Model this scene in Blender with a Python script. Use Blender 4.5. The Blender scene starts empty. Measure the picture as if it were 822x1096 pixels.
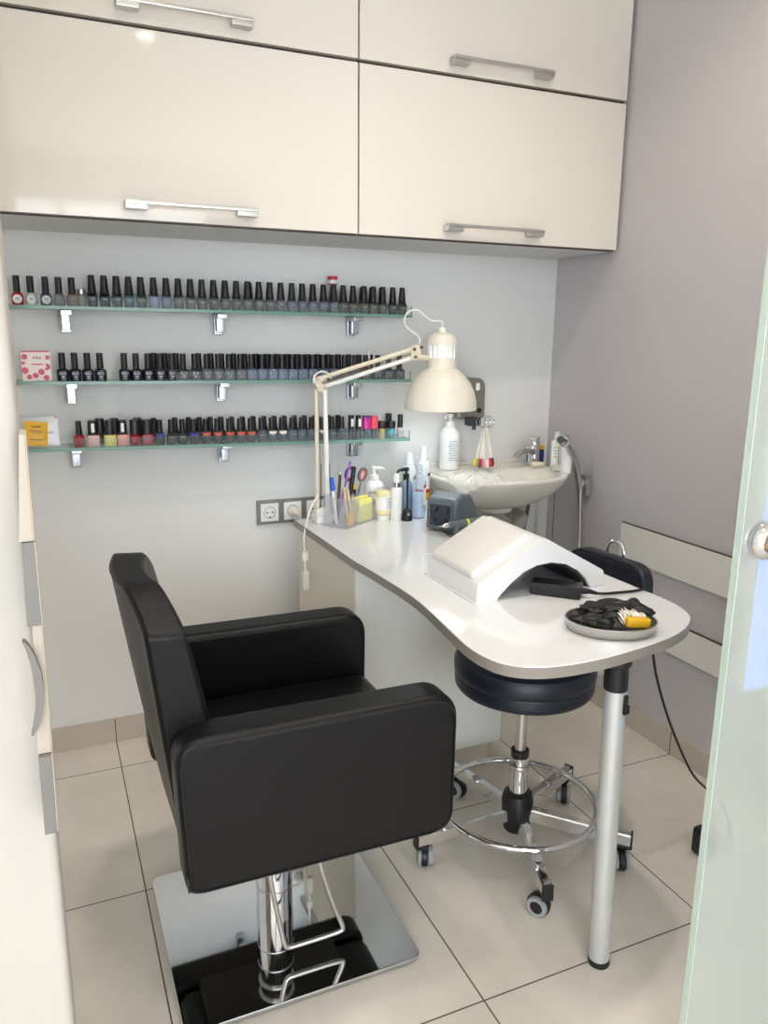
import bpy, bmesh, math, random
from mathutils import Vector, Matrix, noise
random.seed(7)
PI = math.pi
S = bpy.context.scene
COL = S.collection
SPOT_W = (44, 50, 30, 40); BULB_W = 1.8; SKY = 8.0; EXPO = -0.2

# ------------------------------------------------------------------ materials
def srgb(r, g, b):
    f = lambda c: (c / 255 / 12.92) if c / 255 <= .04045 else ((c / 255 + .055) / 1.055) ** 2.4
    return (f(r), f(g), f(b), 1)

def mat(name, col, rough=.5, metal=0., noise_amt=0., noise_scale=20., bump=0., bump_scale=200., coat=0.,
        trans=0., ior=1.45, emit=None, emit_s=0., spec=None, sheen=0., sss=0.):
    m = bpy.data.materials.new(name); m.use_nodes = True
    nt = m.node_tree; b = nt.nodes['Principled BSDF']
    b.inputs['Base Color'].default_value = col
    b.inputs['Roughness'].default_value = rough
    b.inputs['Metallic'].default_value = metal
    b.inputs['Transmission Weight'].default_value = trans
    b.inputs['IOR'].default_value = ior
    b.inputs['Coat Weight'].default_value = coat
    b.inputs['Coat Roughness'].default_value = .05
    if spec is not None: b.inputs['Specular IOR Level'].default_value = spec
    if sheen: b.inputs['Sheen Weight'].default_value = sheen
    if emit:
        b.inputs['Emission Color'].default_value = emit; b.inputs['Emission Strength'].default_value = emit_s
    tc = nt.nodes.new('ShaderNodeTexCoord')
    if noise_amt:
        n = nt.nodes.new('ShaderNodeTexNoise'); n.inputs['Scale'].default_value = noise_scale; n.inputs['Detail'].default_value = 4
        nt.links.new(tc.outputs['Object'], n.inputs['Vector'])
        mx = nt.nodes.new('ShaderNodeMix'); mx.data_type = 'RGBA'
        a = [max(0, c * (1 - noise_amt)) for c in col[:3]] + [1]; c2 = [min(1, c * (1 + noise_amt)) for c in col[:3]] + [1]
        mx.inputs[6].default_value = a; mx.inputs[7].default_value = c2
        nt.links.new(n.outputs['Fac'], mx.inputs[0]); nt.links.new(mx.outputs[2], b.inputs['Base Color'])
    if bump:
        n2 = nt.nodes.new('ShaderNodeTexNoise'); n2.inputs['Scale'].default_value = bump_scale; n2.inputs['Detail'].default_value = 3
        nt.links.new(tc.outputs['Object'], n2.inputs['Vector'])
        bp = nt.nodes.new('ShaderNodeBump'); bp.inputs['Strength'].default_value = bump; bp.inputs['Distance'].default_value = .002
        nt.links.new(n2.outputs['Fac'], bp.inputs['Height']); nt.links.new(bp.outputs['Normal'], b.inputs['Normal'])
    return m

def see_mat(name, tint, body, fac, gloss_rough=.03, gloss=.08, fior=1.3):
    """clear or cloudy sheet: see-through share plus a pale body share plus a thin reflection"""
    m = bpy.data.materials.new(name); m.use_nodes = True
    nt = m.node_tree; nt.nodes.clear()
    out = nt.nodes.new('ShaderNodeOutputMaterial')
    tr = nt.nodes.new('ShaderNodeBsdfTransparent'); tr.inputs[0].default_value = tint
    df = nt.nodes.new('ShaderNodeBsdfDiffuse'); df.inputs[0].default_value = body
    gl = nt.nodes.new('ShaderNodeBsdfGlossy'); gl.inputs['Roughness'].default_value = gloss_rough
    fr = nt.nodes.new('ShaderNodeFresnel'); fr.inputs[0].default_value = fior
    m1 = nt.nodes.new('ShaderNodeMixShader'); m1.inputs[0].default_value = fac
    nt.links.new(tr.outputs[0], m1.inputs[1]); nt.links.new(df.outputs[0], m1.inputs[2])
    m2 = nt.nodes.new('ShaderNodeMixShader')
    ge = nt.nodes.new('ShaderNodeNewGeometry'); inv = nt.nodes.new('ShaderNodeMath'); inv.operation = 'SUBTRACT'; inv.inputs[0].default_value = 1
    mu = nt.nodes.new('ShaderNodeMath'); mu.operation = 'MULTIPLY'
    nt.links.new(ge.outputs['Backfacing'], inv.inputs[1]); nt.links.new(fr.outputs[0], mu.inputs[0]); nt.links.new(inv.outputs[0], mu.inputs[1])
    nt.links.new(mu.outputs[0], m2.inputs[0]); nt.links.new(m1.outputs[0], m2.inputs[1]); nt.links.new(gl.outputs[0], m2.inputs[2])
    nt.links.new(m2.outputs[0], out.inputs[0])
    return m

def tile_mat():
    m = bpy.data.materials.new('floor_tiles'); m.use_nodes = True
    nt = m.node_tree; b = nt.nodes['Principled BSDF']
    geo = nt.nodes.new('ShaderNodeNewGeometry')
    mp = nt.nodes.new('ShaderNodeMapping'); mp.inputs['Location'].default_value = (-.1385 + 6, -1.1475 + 6.08, 0)
    nt.links.new(geo.outputs['Position'], mp.inputs['Vector'])
    br = nt.nodes.new('ShaderNodeTexBrick'); br.offset = 0; br.squash = 1
    br.inputs['Scale'].default_value = 1; br.inputs['Brick Width'].default_value = .6; br.inputs['Row Height'].default_value = .608
    br.inputs['Mortar Size'].default_value = .0018; br.inputs['Mortar Smooth'].default_value = .1; br.inputs['Bias'].default_value = 0
    br.inputs['Color1'].default_value = srgb(227, 220, 209); br.inputs['Color2'].default_value = srgb(222, 215, 204)
    br.inputs['Mortar'].default_value = srgb(88, 76, 66)
    nt.links.new(mp.outputs[0], br.inputs['Vector'])
    n = nt.nodes.new('ShaderNodeTexNoise'); n.inputs['Scale'].default_value = 3.2; n.inputs['Detail'].default_value = 7; n.inputs['Roughness'].default_value = .62
    nt.links.new(geo.outputs['Position'], n.inputs['Vector'])
    cr = nt.nodes.new('ShaderNodeValToRGB')
    cr.color_ramp.elements[0].position = .3; cr.color_ramp.elements[0].color = (.86, .85, .84, 1)
    cr.color_ramp.elements[1].position = .72; cr.color_ramp.elements[1].color = (1.06, 1.06, 1.06, 1)
    nt.links.new(n.outputs['Fac'], cr.inputs[0])
    mx = nt.nodes.new('ShaderNodeMix'); mx.data_type = 'RGBA'; mx.blend_type = 'MULTIPLY'; mx.inputs[0].default_value = 1
    nt.links.new(br.outputs['Color'], mx.inputs[6]); nt.links.new(cr.outputs[0], mx.inputs[7])
    nt.links.new(mx.outputs[2], b.inputs['Base Color'])
    rr = nt.nodes.new('ShaderNodeMapRange'); rr.inputs[3].default_value = .24; rr.inputs[4].default_value = .42
    nt.links.new(n.outputs['Fac'], rr.inputs[0]); nt.links.new(rr.outputs[0], b.inputs['Roughness'])
    bp = nt.nodes.new('ShaderNodeBump'); bp.inputs['Strength'].default_value = .25; bp.inputs['Distance'].default_value = .002; bp.invert = True
    nt.links.new(br.outputs['Fac'], bp.inputs['Height']); nt.links.new(bp.outputs[0], b.inputs['Normal'])
    return m

M = {}
M['floor'] = tile_mat()
M['wall'] = mat('white_paint', srgb(226, 226, 225), .6, noise_amt=.012, noise_scale=2, bump=.04, bump_scale=120)
M['greywall'] = mat('grey_paint', srgb(194, 189, 192), .55, noise_amt=.03, noise_scale=3, bump=.06, bump_scale=60)
M['ceiling'] = mat('ceiling_paint', srgb(238, 232, 222), .8)
M['tilebase'] = mat('baseboard_tile', srgb(192, 183, 171), .35, noise_amt=.08, noise_scale=6)
M['joint'] = mat('tile_joint', srgb(95, 86, 76), .8)
M['cream'] = mat('cream_gloss_laminate', srgb(228, 221, 211), .08, coat=.4, noise_amt=.008, noise_scale=3)
M['carcass'] = mat('cabinet_carcass', srgb(205, 205, 203), .45)
M['gap'] = mat('dark_edge', srgb(66, 56, 52), .5)
M['steel'] = mat('brushed_steel', srgb(200, 198, 194), .3, 1., noise_amt=.04, noise_scale=40)
M['chrome'] = mat('chrome', srgb(225, 225, 226), .06, 1.)
M['bracket'] = mat('satin_chrome', srgb(190, 194, 200), .22, 1.)
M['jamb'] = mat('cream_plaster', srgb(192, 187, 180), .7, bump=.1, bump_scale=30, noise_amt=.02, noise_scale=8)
M['mirror'] = mat('polished_steel_plate', srgb(214, 217, 220), .035, 1.)
M['alu'] = mat('satin_aluminium', srgb(205, 207, 209), .38, .55, noise_amt=.03, noise_scale=60)
M['leather'] = mat('black_leather', srgb(13, 13, 15), .40, bump=.12, bump_scale=420, noise_amt=.08, noise_scale=30, spec=.32)
M['navy'] = mat('dark_navy_leather', srgb(27, 31, 42), .38, bump=.1, bump_scale=420)
M['seam'] = mat('seam_thread', srgb(20, 20, 21), .6)
M['black'] = mat('black_plastic', srgb(24, 24, 26), .4)
M['cap'] = mat('black_cap', srgb(23, 23, 28), .36)
M['rubber'] = mat('grey_rubber', srgb(150, 152, 155), .6)
M['desktop'] = mat('white_gloss_desktop', srgb(229, 231, 234), .1, coat=.5)
M['deskedge'] = mat('grey_edge_band', srgb(140, 133, 126), .45)
M['deskbody'] = mat('desk_laminate', srgb(222, 221, 214), .35)
M['deskside'] = mat('desk_side_laminate', srgb(214, 208, 194), .4)
M['plinth'] = mat('desk_plinth', srgb(205, 195, 178), .4)
M['glass'] = see_mat('shelf_glass', (.86, .93, .9, 1), srgb(170, 200, 190), .12)
M['lipglass'] = see_mat('shelf_lip_glass', (.93, .95, .95, 1), srgb(205, 214, 216), .06, fior=1.16)
M['glassedge'] = mat('green_glass_edge', srgb(112, 152, 138), .15, noise_amt=.1, noise_scale=8)
M['ceramic'] = mat('white_ceramic', srgb(226, 222, 213), .12, coat=.3)
M['white'] = mat('white_plastic', srgb(235, 235, 233), .3)
M['offwhite'] = mat('offwhite_enamel', srgb(232, 226, 212), .28)
M['lampwhite'] = mat('white_enamel', srgb(236, 234, 228), .3)
M['armbeige'] = mat('yellowed_enamel', srgb(222, 211, 188), .35)
M['spring'] = mat('dull_spring_steel', srgb(120, 110, 96), .4, .8)
M['cushion'] = mat('white_cushion_vinyl', srgb(222, 220, 217), .5, noise_amt=.01, bump=.05, bump_scale=300)
M['resin'] = mat('white_resin', srgb(226, 226, 227), .18, coat=.2)
M['drill'] = mat('blue_grey_plastic', srgb(96, 105, 114), .33, noise_amt=.05, noise_scale=60)
M['drilldark'] = mat('dark_blue_plastic', srgb(48, 55, 66), .4)
M['yellow'] = mat('yellow_plastic', srgb(228, 176, 32), .4)
M['paleyellow'] = mat('pale_yellow_foam', srgb(236, 229, 130), .8, bump=.3, bump_scale=150, noise_amt=.06)
M['bristle'] = mat('white_bristles', srgb(240, 236, 222), .8)
M['rubberglove'] = mat('black_nitrile', srgb(20, 20, 22), .42, bump=.3, bump_scale=90)
M['acrylic'] = see_mat('clear_acrylic', (.955, .96, .97, 1), srgb(226, 228, 234), .14)
M['film'] = see_mat('thin_plastic_film', (.97, .97, .96, 1), srgb(232, 230, 224), .36)
M['clearwater'] = see_mat('clear_bottle_plastic', (.93, .96, .99, 1), srgb(205, 220, 238), .22)
M['doorglass'] = see_mat('milky_door_glass', (.93, .95, .94, 1), srgb(200, 207, 201), .40, .04)
M['doorrim'] = mat('door_glass_edge', srgb(196, 213, 203), .2)
M['blue'] = mat('blue_plastic', srgb(24, 92, 205), .35)
M['deepblue'] = mat('deep_blue_plastic', srgb(28, 38, 150), .35)
M['purple'] = mat('purple_plastic', srgb(150, 92, 190), .35)
M['wood'] = mat('pale_wood', srgb(222, 200, 164), .6, noise_amt=.1, noise_scale=50)
M['brown'] = mat('dark_brush_handle', srgb(70, 52, 44), .4)
M['red'] = mat('red_plastic', srgb(196, 34, 42), .35)
M['orange'] = mat('orange_plastic', srgb(214, 84, 54), .4)
M['soapgel'] = mat('pale_yellow_gel', srgb(236, 226, 178), .3)
M['paper'] = mat('white_label', srgb(236, 236, 236), .6)
M['ink'] = mat('printed_ink', srgb(60, 62, 72), .6)
M['inkpale'] = mat('silver_ink', srgb(160, 165, 172), .4, .3)
M['blueink'] = mat('blue_ink', srgb(40, 80, 170), .5)
M['redink'] = mat('red_ink', srgb(190, 50, 50), .5)
M['greybox'] = mat('grey_socket_frame', srgb(138, 136, 134), .3, .4)
M['dispenser'] = mat('grey_metal_dispenser', srgb(150, 146, 140), .35, .7)
M['pipegrey'] = mat('grey_pipe', srgb(176, 174, 168), .35)
M['boardwhite'] = mat('wall_board', srgb(226, 223, 218), .4)
M['beigeboard'] = mat('beige_board', srgb(184, 174, 160), .5, noise_amt=.05, noise_scale=12)
M['greyedge'] = mat('grey_board_edge', srgb(150, 147, 144), .5)
M['lightedge'] = mat('pale_board_face', srgb(200, 190, 172), .4)
M['stripgrey'] = mat('grey_strip', srgb(122, 119, 116), .5)
M['ledblue'] = mat('blue_light_tube', (.1, .15, .5, 1), .4, emit=(.22, .36, 1., 1), emit_s=2.2)
M['bulb'] = mat('daylight_bulb', (1, 1, 1, 1), .4, emit=(.62, .82, 1., 1), emit_s=1.6)
M['downlight'] = mat('downlight_disc', (1, 1, 1, 1), .4, emit=(1., .88, .72, 1), emit_s=30)
M['pinkbox'] = mat('pink_print', srgb(206, 92, 122), .5)
M['boxwhite'] = mat('box_card', srgb(238, 224, 220), .5)

# ------------------------------------------------------------------ mesh builder
class MB:
    def __init__(s): s.bm = bmesh.new(); s.mi = []; s.mats = []
    def _slot(s, m):
        if m is None: return 0
        if m not in s.mats: s.mats.append(m)
        return s.mats.index(m)
    def _mark(s, before, m):
        if m is None and not s.mats: return
        k = s._slot(m)
        for f in s.bm.faces:
            if f not in before: f.material_index = k
    def add(s, fn, m=None):
        before = set(s.bm.faces) if m is not None else set()
        fn()
        if m is not None: s._mark(before, m)
        return s
    def box(s, c, d, r=0., seg=2, rot=None, m=None):
        def fn():
            t = bmesh.new()
            bmesh.ops.create_cube(t, size=1)
            bmesh.ops.scale(t, vec=d, verts=t.verts)
            if r > 0: bmesh.ops.bevel(t, geom=t.edges[:], offset=min(r, min(d) * .49), segments=seg, affect='EDGES', profile=.5)
            s.merge(t, Matrix.Translation(c) @ (rot.to_4x4() if rot else Matrix.Identity(4)))
        return s.add(fn, m)
    def merge(s, t, mtx):
        bmesh.ops.transform(t, matrix=mtx, verts=t.verts)
        vm = {v: s.bm.verts.new(v.co) for v in t.verts}
        for f in t.faces:
            try: s.bm.faces.new([vm[v] for v in f.verts])
            except ValueError: pass
        t.free()
    def lathe(s, prof, c=(0, 0, 0), seg=24, axis=None, m=None, square=0., rotz=0., sy=1., cap=True):
        """prof: list of (r, z); square>0 gives a rounded-square cross-section"""
        def fn():
            t = bmesh.new(); rings = []
            for r, z in prof:
                ring = []
                for k in range(seg):
                    a = 2 * PI * k / seg
                    ca, sa = math.cos(a), math.sin(a)
                    q = 1.
                    if square: q = 1 / max(1e-6, (abs(ca) ** square + abs(sa) ** square) ** (1 / square))
                    ring.append(t.verts.new((r * q * ca, r * q * sa * sy, z)))
                rings.append(ring)
            for i in range(len(rings) - 1):
                for k in range(seg):
                    t.faces.new((rings[i][k], rings[i][(k + 1) % seg], rings[i + 1][(k + 1) % seg], rings[i + 1][k]))
            if cap:
                if prof[0][0] > 1e-5: t.faces.new(rings[0][::-1])
                if prof[-1][0] > 1e-5: t.faces.new(rings[-1])
            bmesh.ops.remove_doubles(t, verts=t.verts, dist=1e-6)
            mt = Matrix.Translation(c)
            if axis is not None:
                mt = mt @ Vector((0, 0, 1)).rotation_difference(Vector(axis).normalized()).to_matrix().to_4x4()
            if rotz: mt = mt @ Matrix.Rotation(rotz, 4, 'Z')
            s.merge(t, mt)
        return s.add(fn, m)
    def cyl(s, p0, p1, r0, r1=None, seg=20, m=None, bev=0.):
        p0, p1 = Vector(p0), Vector(p1); L = (p1 - p0).length; r1 = r0 if r1 is None else r1
        pr = [(r0, 0), (r1, L)] if not bev else [(r0 - bev, 0), (r0, bev), (r1, L - bev), (r1 - bev, L)]
        return s.lathe(pr, p0, seg, p1 - p0, m)
    def tube(s, pts, r, seg=10, smooth=6, m=None, closed=False):
        """tube along points, Catmull-Rom smoothed; r number or list"""
        P = [Vector(p) for p in pts]
        if smooth and len(P) > 2:
            Q = []
            n = len(P)
            for i in range(n if closed else n - 1):
                if closed: a, b, c, d = P[(i - 1) % n], P[i], P[(i + 1) % n], P[(i + 2) % n]
                else: a, b, c, d = P[max(i - 1, 0)], P[i], P[i + 1], P[min(i + 2, n - 1)]
                for j in range(smooth):
                    u = j / smooth
                    Q.append(.5 * ((2 * b) + (-a + c) * u + (2 * a - 5 * b + 4 * c - d) * u * u + (-a + 3 * b - 3 * c + d) * u ** 3))
            if not closed: Q.append(P[-1])
            P = Q
        n = len(P)
        def fn():
            t = bmesh.new(); rings = []; prev = None
            for i, p in enumerate(P):
                if closed: tg = (P[(i + 1) % n] - P[i - 1]).normalized()
                else: tg = (P[min(i + 1, n - 1)] - P[max(i - 1, 0)]).normalized()
                if prev is None:
                    nx = tg.orthogonal().normalized()
                else:
                    nx = (prev - tg * prev.dot(tg))
                    nx = nx.normalized() if nx.length > 1e-6 else tg.orthogonal().normalized()
                prev = nx; ny = tg.cross(nx)
                rr = r if not isinstance(r, (list, tuple)) else r[min(int(i / max(1, n - 1) * (len(r) - 1) + .5), len(r) - 1)]
                rings.append([t.verts.new(p + nx * rr * math.cos(2 * PI * k / seg) + ny * rr * math.sin(2 * PI * k / seg)) for k in range(seg)])
            for i in range(n if closed else n - 1):
                a, b = rings[i], rings[(i + 1) % n]
                off = 0
                if closed and i == n - 1:
                    off = min(range(seg), key=lambda o: (a[0].co - b[o].co).length)
                for k in range(seg):
                    t.faces.new((a[k], a[(k + 1) % seg], b[(k + 1 + off) % seg], b[(k + off) % seg]))
            if not closed: t.faces.new(rings[0][::-1]); t.faces.new(rings[-1])
            s.merge(t, Matrix.Identity(4))
        return s.add(fn, m)
    def prism(s, out, z0, z1, bev=0., seg=2, mtx=None, m=None):
        """outline (x, y) list extruded z0..z1, rims bevelled"""
        def fn():
            t = bmesh.new()
            vs = [t.verts.new((x, y, z0)) for x, y in out]
            f = t.faces.new(vs)
            f.normal_update()
            g = bmesh.ops.extrude_face_region(t, geom=[f])
            nv = [e for e in g['geom'] if isinstance(e, bmesh.types.BMVert)]
            bmesh.ops.translate(t, vec=(0, 0, z1 - z0), verts=nv)
            if bev:
                es = [e for e in t.edges if abs(e.verts[0].co.z - e.verts[1].co.z) < 1e-7]
                bmesh.ops.bevel(t, geom=es, offset=bev, segments=seg, affect='EDGES', profile=.5)
            bmesh.ops.recalc_face_normals(t, faces=t.faces)
            s.merge(t, mtx or Matrix.Identity(4))
        return s.add(fn, m)
    def blob(s, c, rad, amp=.3, freq=3., sub=3, rot=None, m=None, seed=0, floor_z=None, st=(1, 1, 1)):
        def fn():
            t = bmesh.new(); bmesh.ops.create_icosphere(t, subdivisions=sub, radius=1)
            for v in t.verts:
                n = noise.noise(Vector((v.co.x * st[0], v.co.y * st[1], v.co.z * st[2])) * freq + Vector((seed * 3.1, seed, 0))) + .35 * noise.noise(Vector((v.co.x * st[0], v.co.y * st[1], v.co.z * st[2])) * freq * 2.1 + Vector((seed, 7, 3)))
                v.co = Vector((v.co.x * rad[0], v.co.y * rad[1], v.co.z * rad[2])) * (1 + amp * n)
            mt = Matrix.Translation(c) @ (rot.to_4x4() if rot else Matrix.Identity(4))
            bmesh.ops.transform(t, matrix=mt, verts=t.verts)
            if floor_z is not None:
                for v in t.verts: v.co.z = max(v.co.z, floor_z)
            s.merge(t, Matrix.Identity(4))
        return s.add(fn, m)
    def build(s, name, material, parent=None, base=None, smooth=40, recalc=True, wn=True):
        off = Vector(base) if base is not None else (origin_of(parent) if parent else Vector((0, 0, 0)))
        if recalc: bmesh.ops.recalc_face_normals(s.bm, faces=s.bm.faces[:])
        for v in s.bm.verts: v.co -= off
        me = bpy.data.meshes.new(name); s.bm.to_mesh(me); s.bm.free()
        if s.mats:
            for q in s.mats: me.materials.append(q)
        else: me.materials.append(material)
        if smooth and len(me.polygons):
            for p in me.polygons: p.use_smooth = True
            me.set_sharp_from_angle(angle=math.radians(smooth))
        o = bpy.data.objects.new(name, me); COL.objects.link(o)
        if smooth and wn:
            wm = o.modifiers.new('face_weighted_normals', 'WEIGHTED_NORMAL'); wm.keep_sharp = True; wm.weight = 80
        if parent: o.parent = parent
        else: o.location = off
        return o

ORIG = {}
def origin_of(o):
    while o.parent: o = o.parent
    return Vector(ORIG.get(o.name, o.location))

def tag(o, label, cat, group=None):
    o['label'] = label; o['category'] = cat
    if group: o['group'] = group
    return o

def thing(name, loc, label, cat, group=None):
    o = bpy.data.objects.new(name, None); COL.objects.link(o)
    o.empty_display_size = .05
    o.location = loc; ORIG[o.name] = tuple(loc)
    return tag(o, label, cat, group)

def struct(o, label=None):
    o['kind'] = 'structure'
    if label: o['label'] = label
    return o

def copy_tree(o, parent=None):
    c = o.copy(); COL.objects.link(c)
    if parent: c.parent = parent
    for ch in list(KIDS.get(o.name, o.children)): copy_tree(ch, c)
    return c
KIDS = {}

def text_mesh(txt, size, depth=.0004):
    cu = bpy.data.curves.new('lettering', 'FONT'); cu.body = txt; cu.size = size; cu.extrude = depth
    cu.align_x = 'CENTER'; cu.align_y = 'CENTER'; cu.resolution_u = 2
    o = bpy.data.objects.new('lettering_source', cu)
    me = bpy.data.meshes.new_from_object(o)
    bpy.data.objects.remove(o); bpy.data.curves.remove(cu)
    return me

def add_text(name, txt, size, loc, rot, material, parent):
    """lettering; loc in world coordinates"""
    me = text_mesh(txt, size); me.materials.clear(); me.materials.append(material)
    R = rot.to_matrix() if not isinstance(rot, Matrix) else rot
    off = Vector(loc) - origin_of(parent)
    me.transform(Matrix.Translation(off) @ R.to_4x4())
    o = bpy.data.objects.new(name, me); COL.objects.link(o); o.parent = parent
    return o
from mathutils import Euler
FACE_FRONT = Euler((PI / 2, 0, 0))      # upright lettering read from the camera side

def rounded(pts, rads, n=6):
    """polygon with rounded corners"""
    out = []; N = len(pts)
    for i in range(N):
        p0, p1, p2 = Vector(pts[i - 1]), Vector(pts[i]), Vector(pts[(i + 1) % N])
        r = rads[i] if isinstance(rads, (list, tuple)) else rads
        if r <= 0: out.append(tuple(p1)); continue
        d0 = (p0 - p1).normalized(); d1 = (p2 - p1).normalized()
        ang = d0.angle(d1); L = min(r / math.tan(ang / 2), (p0 - p1).length * .49, (p2 - p1).length * .49)
        a, b = p1 + d0 * L, p1 + d1 * L
        for k in range(n + 1):
            u = k / n
            out.append(tuple((1 - u) ** 2 * a + 2 * u * (1 - u) * p1 + u * u * b))
    return out
XZ = lambda y: Matrix(((1, 0, 0, 0), (0, 0, -1, y), (0, 1, 0, 0), (0, 0, 0, 1)))   # outline (x, z), extruded towards -y from y

# ------------------------------------------------------------------ setting
XR, YB, ZC = 1.812, 2.544, 2.75
struct(MB().box((-1.1, -.25, -.05), (5.9, 5.7, .1)).build('floor', M['floor'], smooth=0))
struct(MB().box((-1.1, -.25, ZC + .05), (5.9, 5.7, .1)).build('ceiling', M['ceiling'], smooth=0))
struct(MB().box((-1.1, YB + .05, ZC / 2), (5.9, .1, ZC)).build('wall_back', M['wall'], smooth=0))
struct(MB().box((XR + .05, -.25, ZC / 2), (.1, 5.7, ZC)).build('wall_right', M['greywall'], smooth=0))
struct(MB().box((-4.0, -.25, ZC / 2), (.1, 5.7, ZC)).build('wall_far_left', M['wall'], smooth=0))
# shop front behind the camera: a wide window opening
w = MB()
WY = -3.05; WX0, WX1, WZ0, WZ1 = -3.4, 1.5, .25, 2.46
w.box(((-3.95 + WX0) / 2, WY, ZC / 2), (WX0 + 3.95, .1, ZC)); w.box(((XR + WX1) / 2, WY, ZC / 2), (XR - WX1, .1, ZC))
w.box(((WX0 + WX1) / 2, WY, WZ0 / 2), (WX1 - WX0, .1, WZ0)); w.box(((WX0 + WX1) / 2, WY, (WZ1 + ZC) / 2), (WX1 - WX0, .1, ZC - WZ1))
struct(w.build('wall_front', M['wall'], smooth=0))
w = MB()
for k in range(5):
    x = WX0 + (WX1 - WX0) * k / 4
    w.box((x, WY, (WZ0 + WZ1) / 2), (.06, .08, WZ1 - WZ0))
w.box(((WX0 + WX1) / 2, WY, WZ0 + .03), (WX1 - WX0, .08, .06)); w.box(((WX0 + WX1) / 2, WY, WZ1 - .03), (WX1 - WX0, .08, .06))
struct(w.build('window_1', M['greyedge'], smooth=0))
# white door jamb close on the left: plastered end of the partition
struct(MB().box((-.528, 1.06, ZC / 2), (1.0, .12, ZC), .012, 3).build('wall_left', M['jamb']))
# tiled baseboards
def baseboard(name, boxes, joints):
    q = MB(); q.mats = [M['tilebase'], M['joint']]
    for c, d in boxes: q.box(c, d, .002, m=M['tilebase'])
    for c, d in joints: q.box(c, d, m=M['joint'])
    struct(q.build(name, None))
baseboard('baseboard_back', [((.25, YB - .005, .041), (3.1, .01, .082))], [((x, YB - .0101, .041), (.003, .0012, .081)) for x in (-.4615, .1385, .7385, 1.3385)])
baseboard('baseboard_right', [((XR - .005, .25, .041), (.01, 4.57, .082))], [((XR - .0101, y, .041), (.0012, .003, .081)) for y in (.5395, 1.1475, 1.7555, 2.3635)])
# joint of the panelling in the lower right corner and boxed pipe
struct(MB().box((1.788, 2.528, .37), (.044, .03, .74), .004).build('trim_2', M['wall']))

struct(MB().box((XR - .0008, 2.475, .37), (.0016, .003, .74)).build('trim_3', M['joint'], smooth=0))
# ------------------------------------------------------------------ wall cabinets
GRP = None
def wall_cabinet(x0, x1, z0, z1, hz, hx0, hx1, label):
    r = thing('wall_cabinet', ((x0 + x1) / 2, 2.37, z0), label, 'cabinet')
    b = MB(); b.box(((x0 + x1) / 2, 2.382, (z0 + z1) / 2), (x1 - x0 - .004, .322, z1 - z0 - .002), .002)
    b.build('body', M['carcass'], r)
    g = MB(); g.box(((x0 + x1) / 2, 2.2195, (z0 + z1) / 2), (x1 - x0 - .003, .004, z1 - z0 - .002)); g.build('gap_shade', M['gap'], r)  # dark sheet behind the door, its colour stands in for shade in the gaps
    d = MB(); d.box(((x0 + x1) / 2, 2.209, (z0 + z1) / 2 + .0), (x1 - x0 - .005, .018, z1 - z0 - .010), .0012)
    dr = d.build('door', M['cream'], r)
    h = MB(); zc = hz
    h.box(((hx0 + hx1) / 2, 2.172, zc), (hx1 - hx0, .012, .009), .002)
    for a in (hx0 + .0, hx1 - .055): h.box((a + .0275, 2.186, zc - .006), (.055, .03, .02), .002)
    h.build('handle', M['steel'], dr)
    return r
ZM = 2.073; X0, XM = -.62, .874
wall_cabinet(X0, XM, 1.616, ZM, 1.660, .232, .573, 'lower glossy cream wall cabinet over the left half of the shelves')
wall_cabinet(XM, 1.802, 1.616, ZM, 1.659, 1.148, 1.492, 'lower glossy cream wall cabinet beside the grey wall')
wall_cabinet(X0, XM, ZM, 2.53, 2.118, .238, .573, 'upper glossy cream wall cabinet on the left, cut off by the photo top')
wall_cabinet(XM, 1.802, ZM, 2.53, 2.114, 1.154, 1.498, 'upper glossy cream wall cabinet on the right, next to the grey wall')

# ------------------------------------------------------------------ glass shelves
SH = [(1.4085, -.0045), (1.2005, -.008), (1.0095, -.0165)]   # top height at x=0 and slope
def shz(i, x): return SH[i][0] + SH[i][1] * x
def shelf(i, lipx0, label):
    zt, sl = SH[i]; x0, x1 = -.075, 1.154
    r = thing('glass_shelf', ((x0 + x1) / 2, 2.48, shz(i, (x0 + x1) / 2) - .008), label, 'shelf')
    def slab(a, b, y0, y1, dz0, dz1):
        return MB().prism([(a, sl * a), (b, sl * b), (b, sl * b + dz1 - dz0), (a, sl * a + dz1 - dz0)], 0, y1 - y0, 0, mtx=Matrix.Translation((0, 0, zt + dz0)) @ XZ(y1))
    slab(x0, x1, 2.4235, 2.543, -.008, 0).build('glass_plate', M['glass'], r, smooth=0)
    slab(x0, x1, 2.4195, 2.4232, -.0085, .0004).build('front_edge', M['glassedge'], r, smooth=0)
    slab(lipx0, x1, 2.4237, 2.4267, .0004, .0275).build('front_lip', M['lipglass'], r, smooth=0)
    slab(x1 - .0015, x1 + .0015, 2.4237, 2.4262, .0004, .028).build('lip_end', M['glassedge'], r, smooth=0)
    slab(x1, x1 + .0025, 2.4235, 2.543, -.008, .0).build('end_edge', M['glassedge'], r, smooth=0)
    for x in (.083, .530, .978):
        z = zt + sl * x - .0085
        b = MB(); b.box((x, 2.50, z - .008), (.03, .086, .015), .002); b.box((x - .001, 2.532, z - .035), (.026, .022, .056), .002)
        b.box((x - .002, 2.49, z - .032), (.024, .012, .048), .003)
        b.build('bracket', M['bracket'], r)
    return r
shelf(0, .004, 'top glass wall shelf with a green edge holding tapered black caps')
shelf(1, .375, 'middle glass wall shelf with the pink box at its left end')
shelf(2, .060, 'bottom glass wall shelf with the coloured polish bottles')

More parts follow.
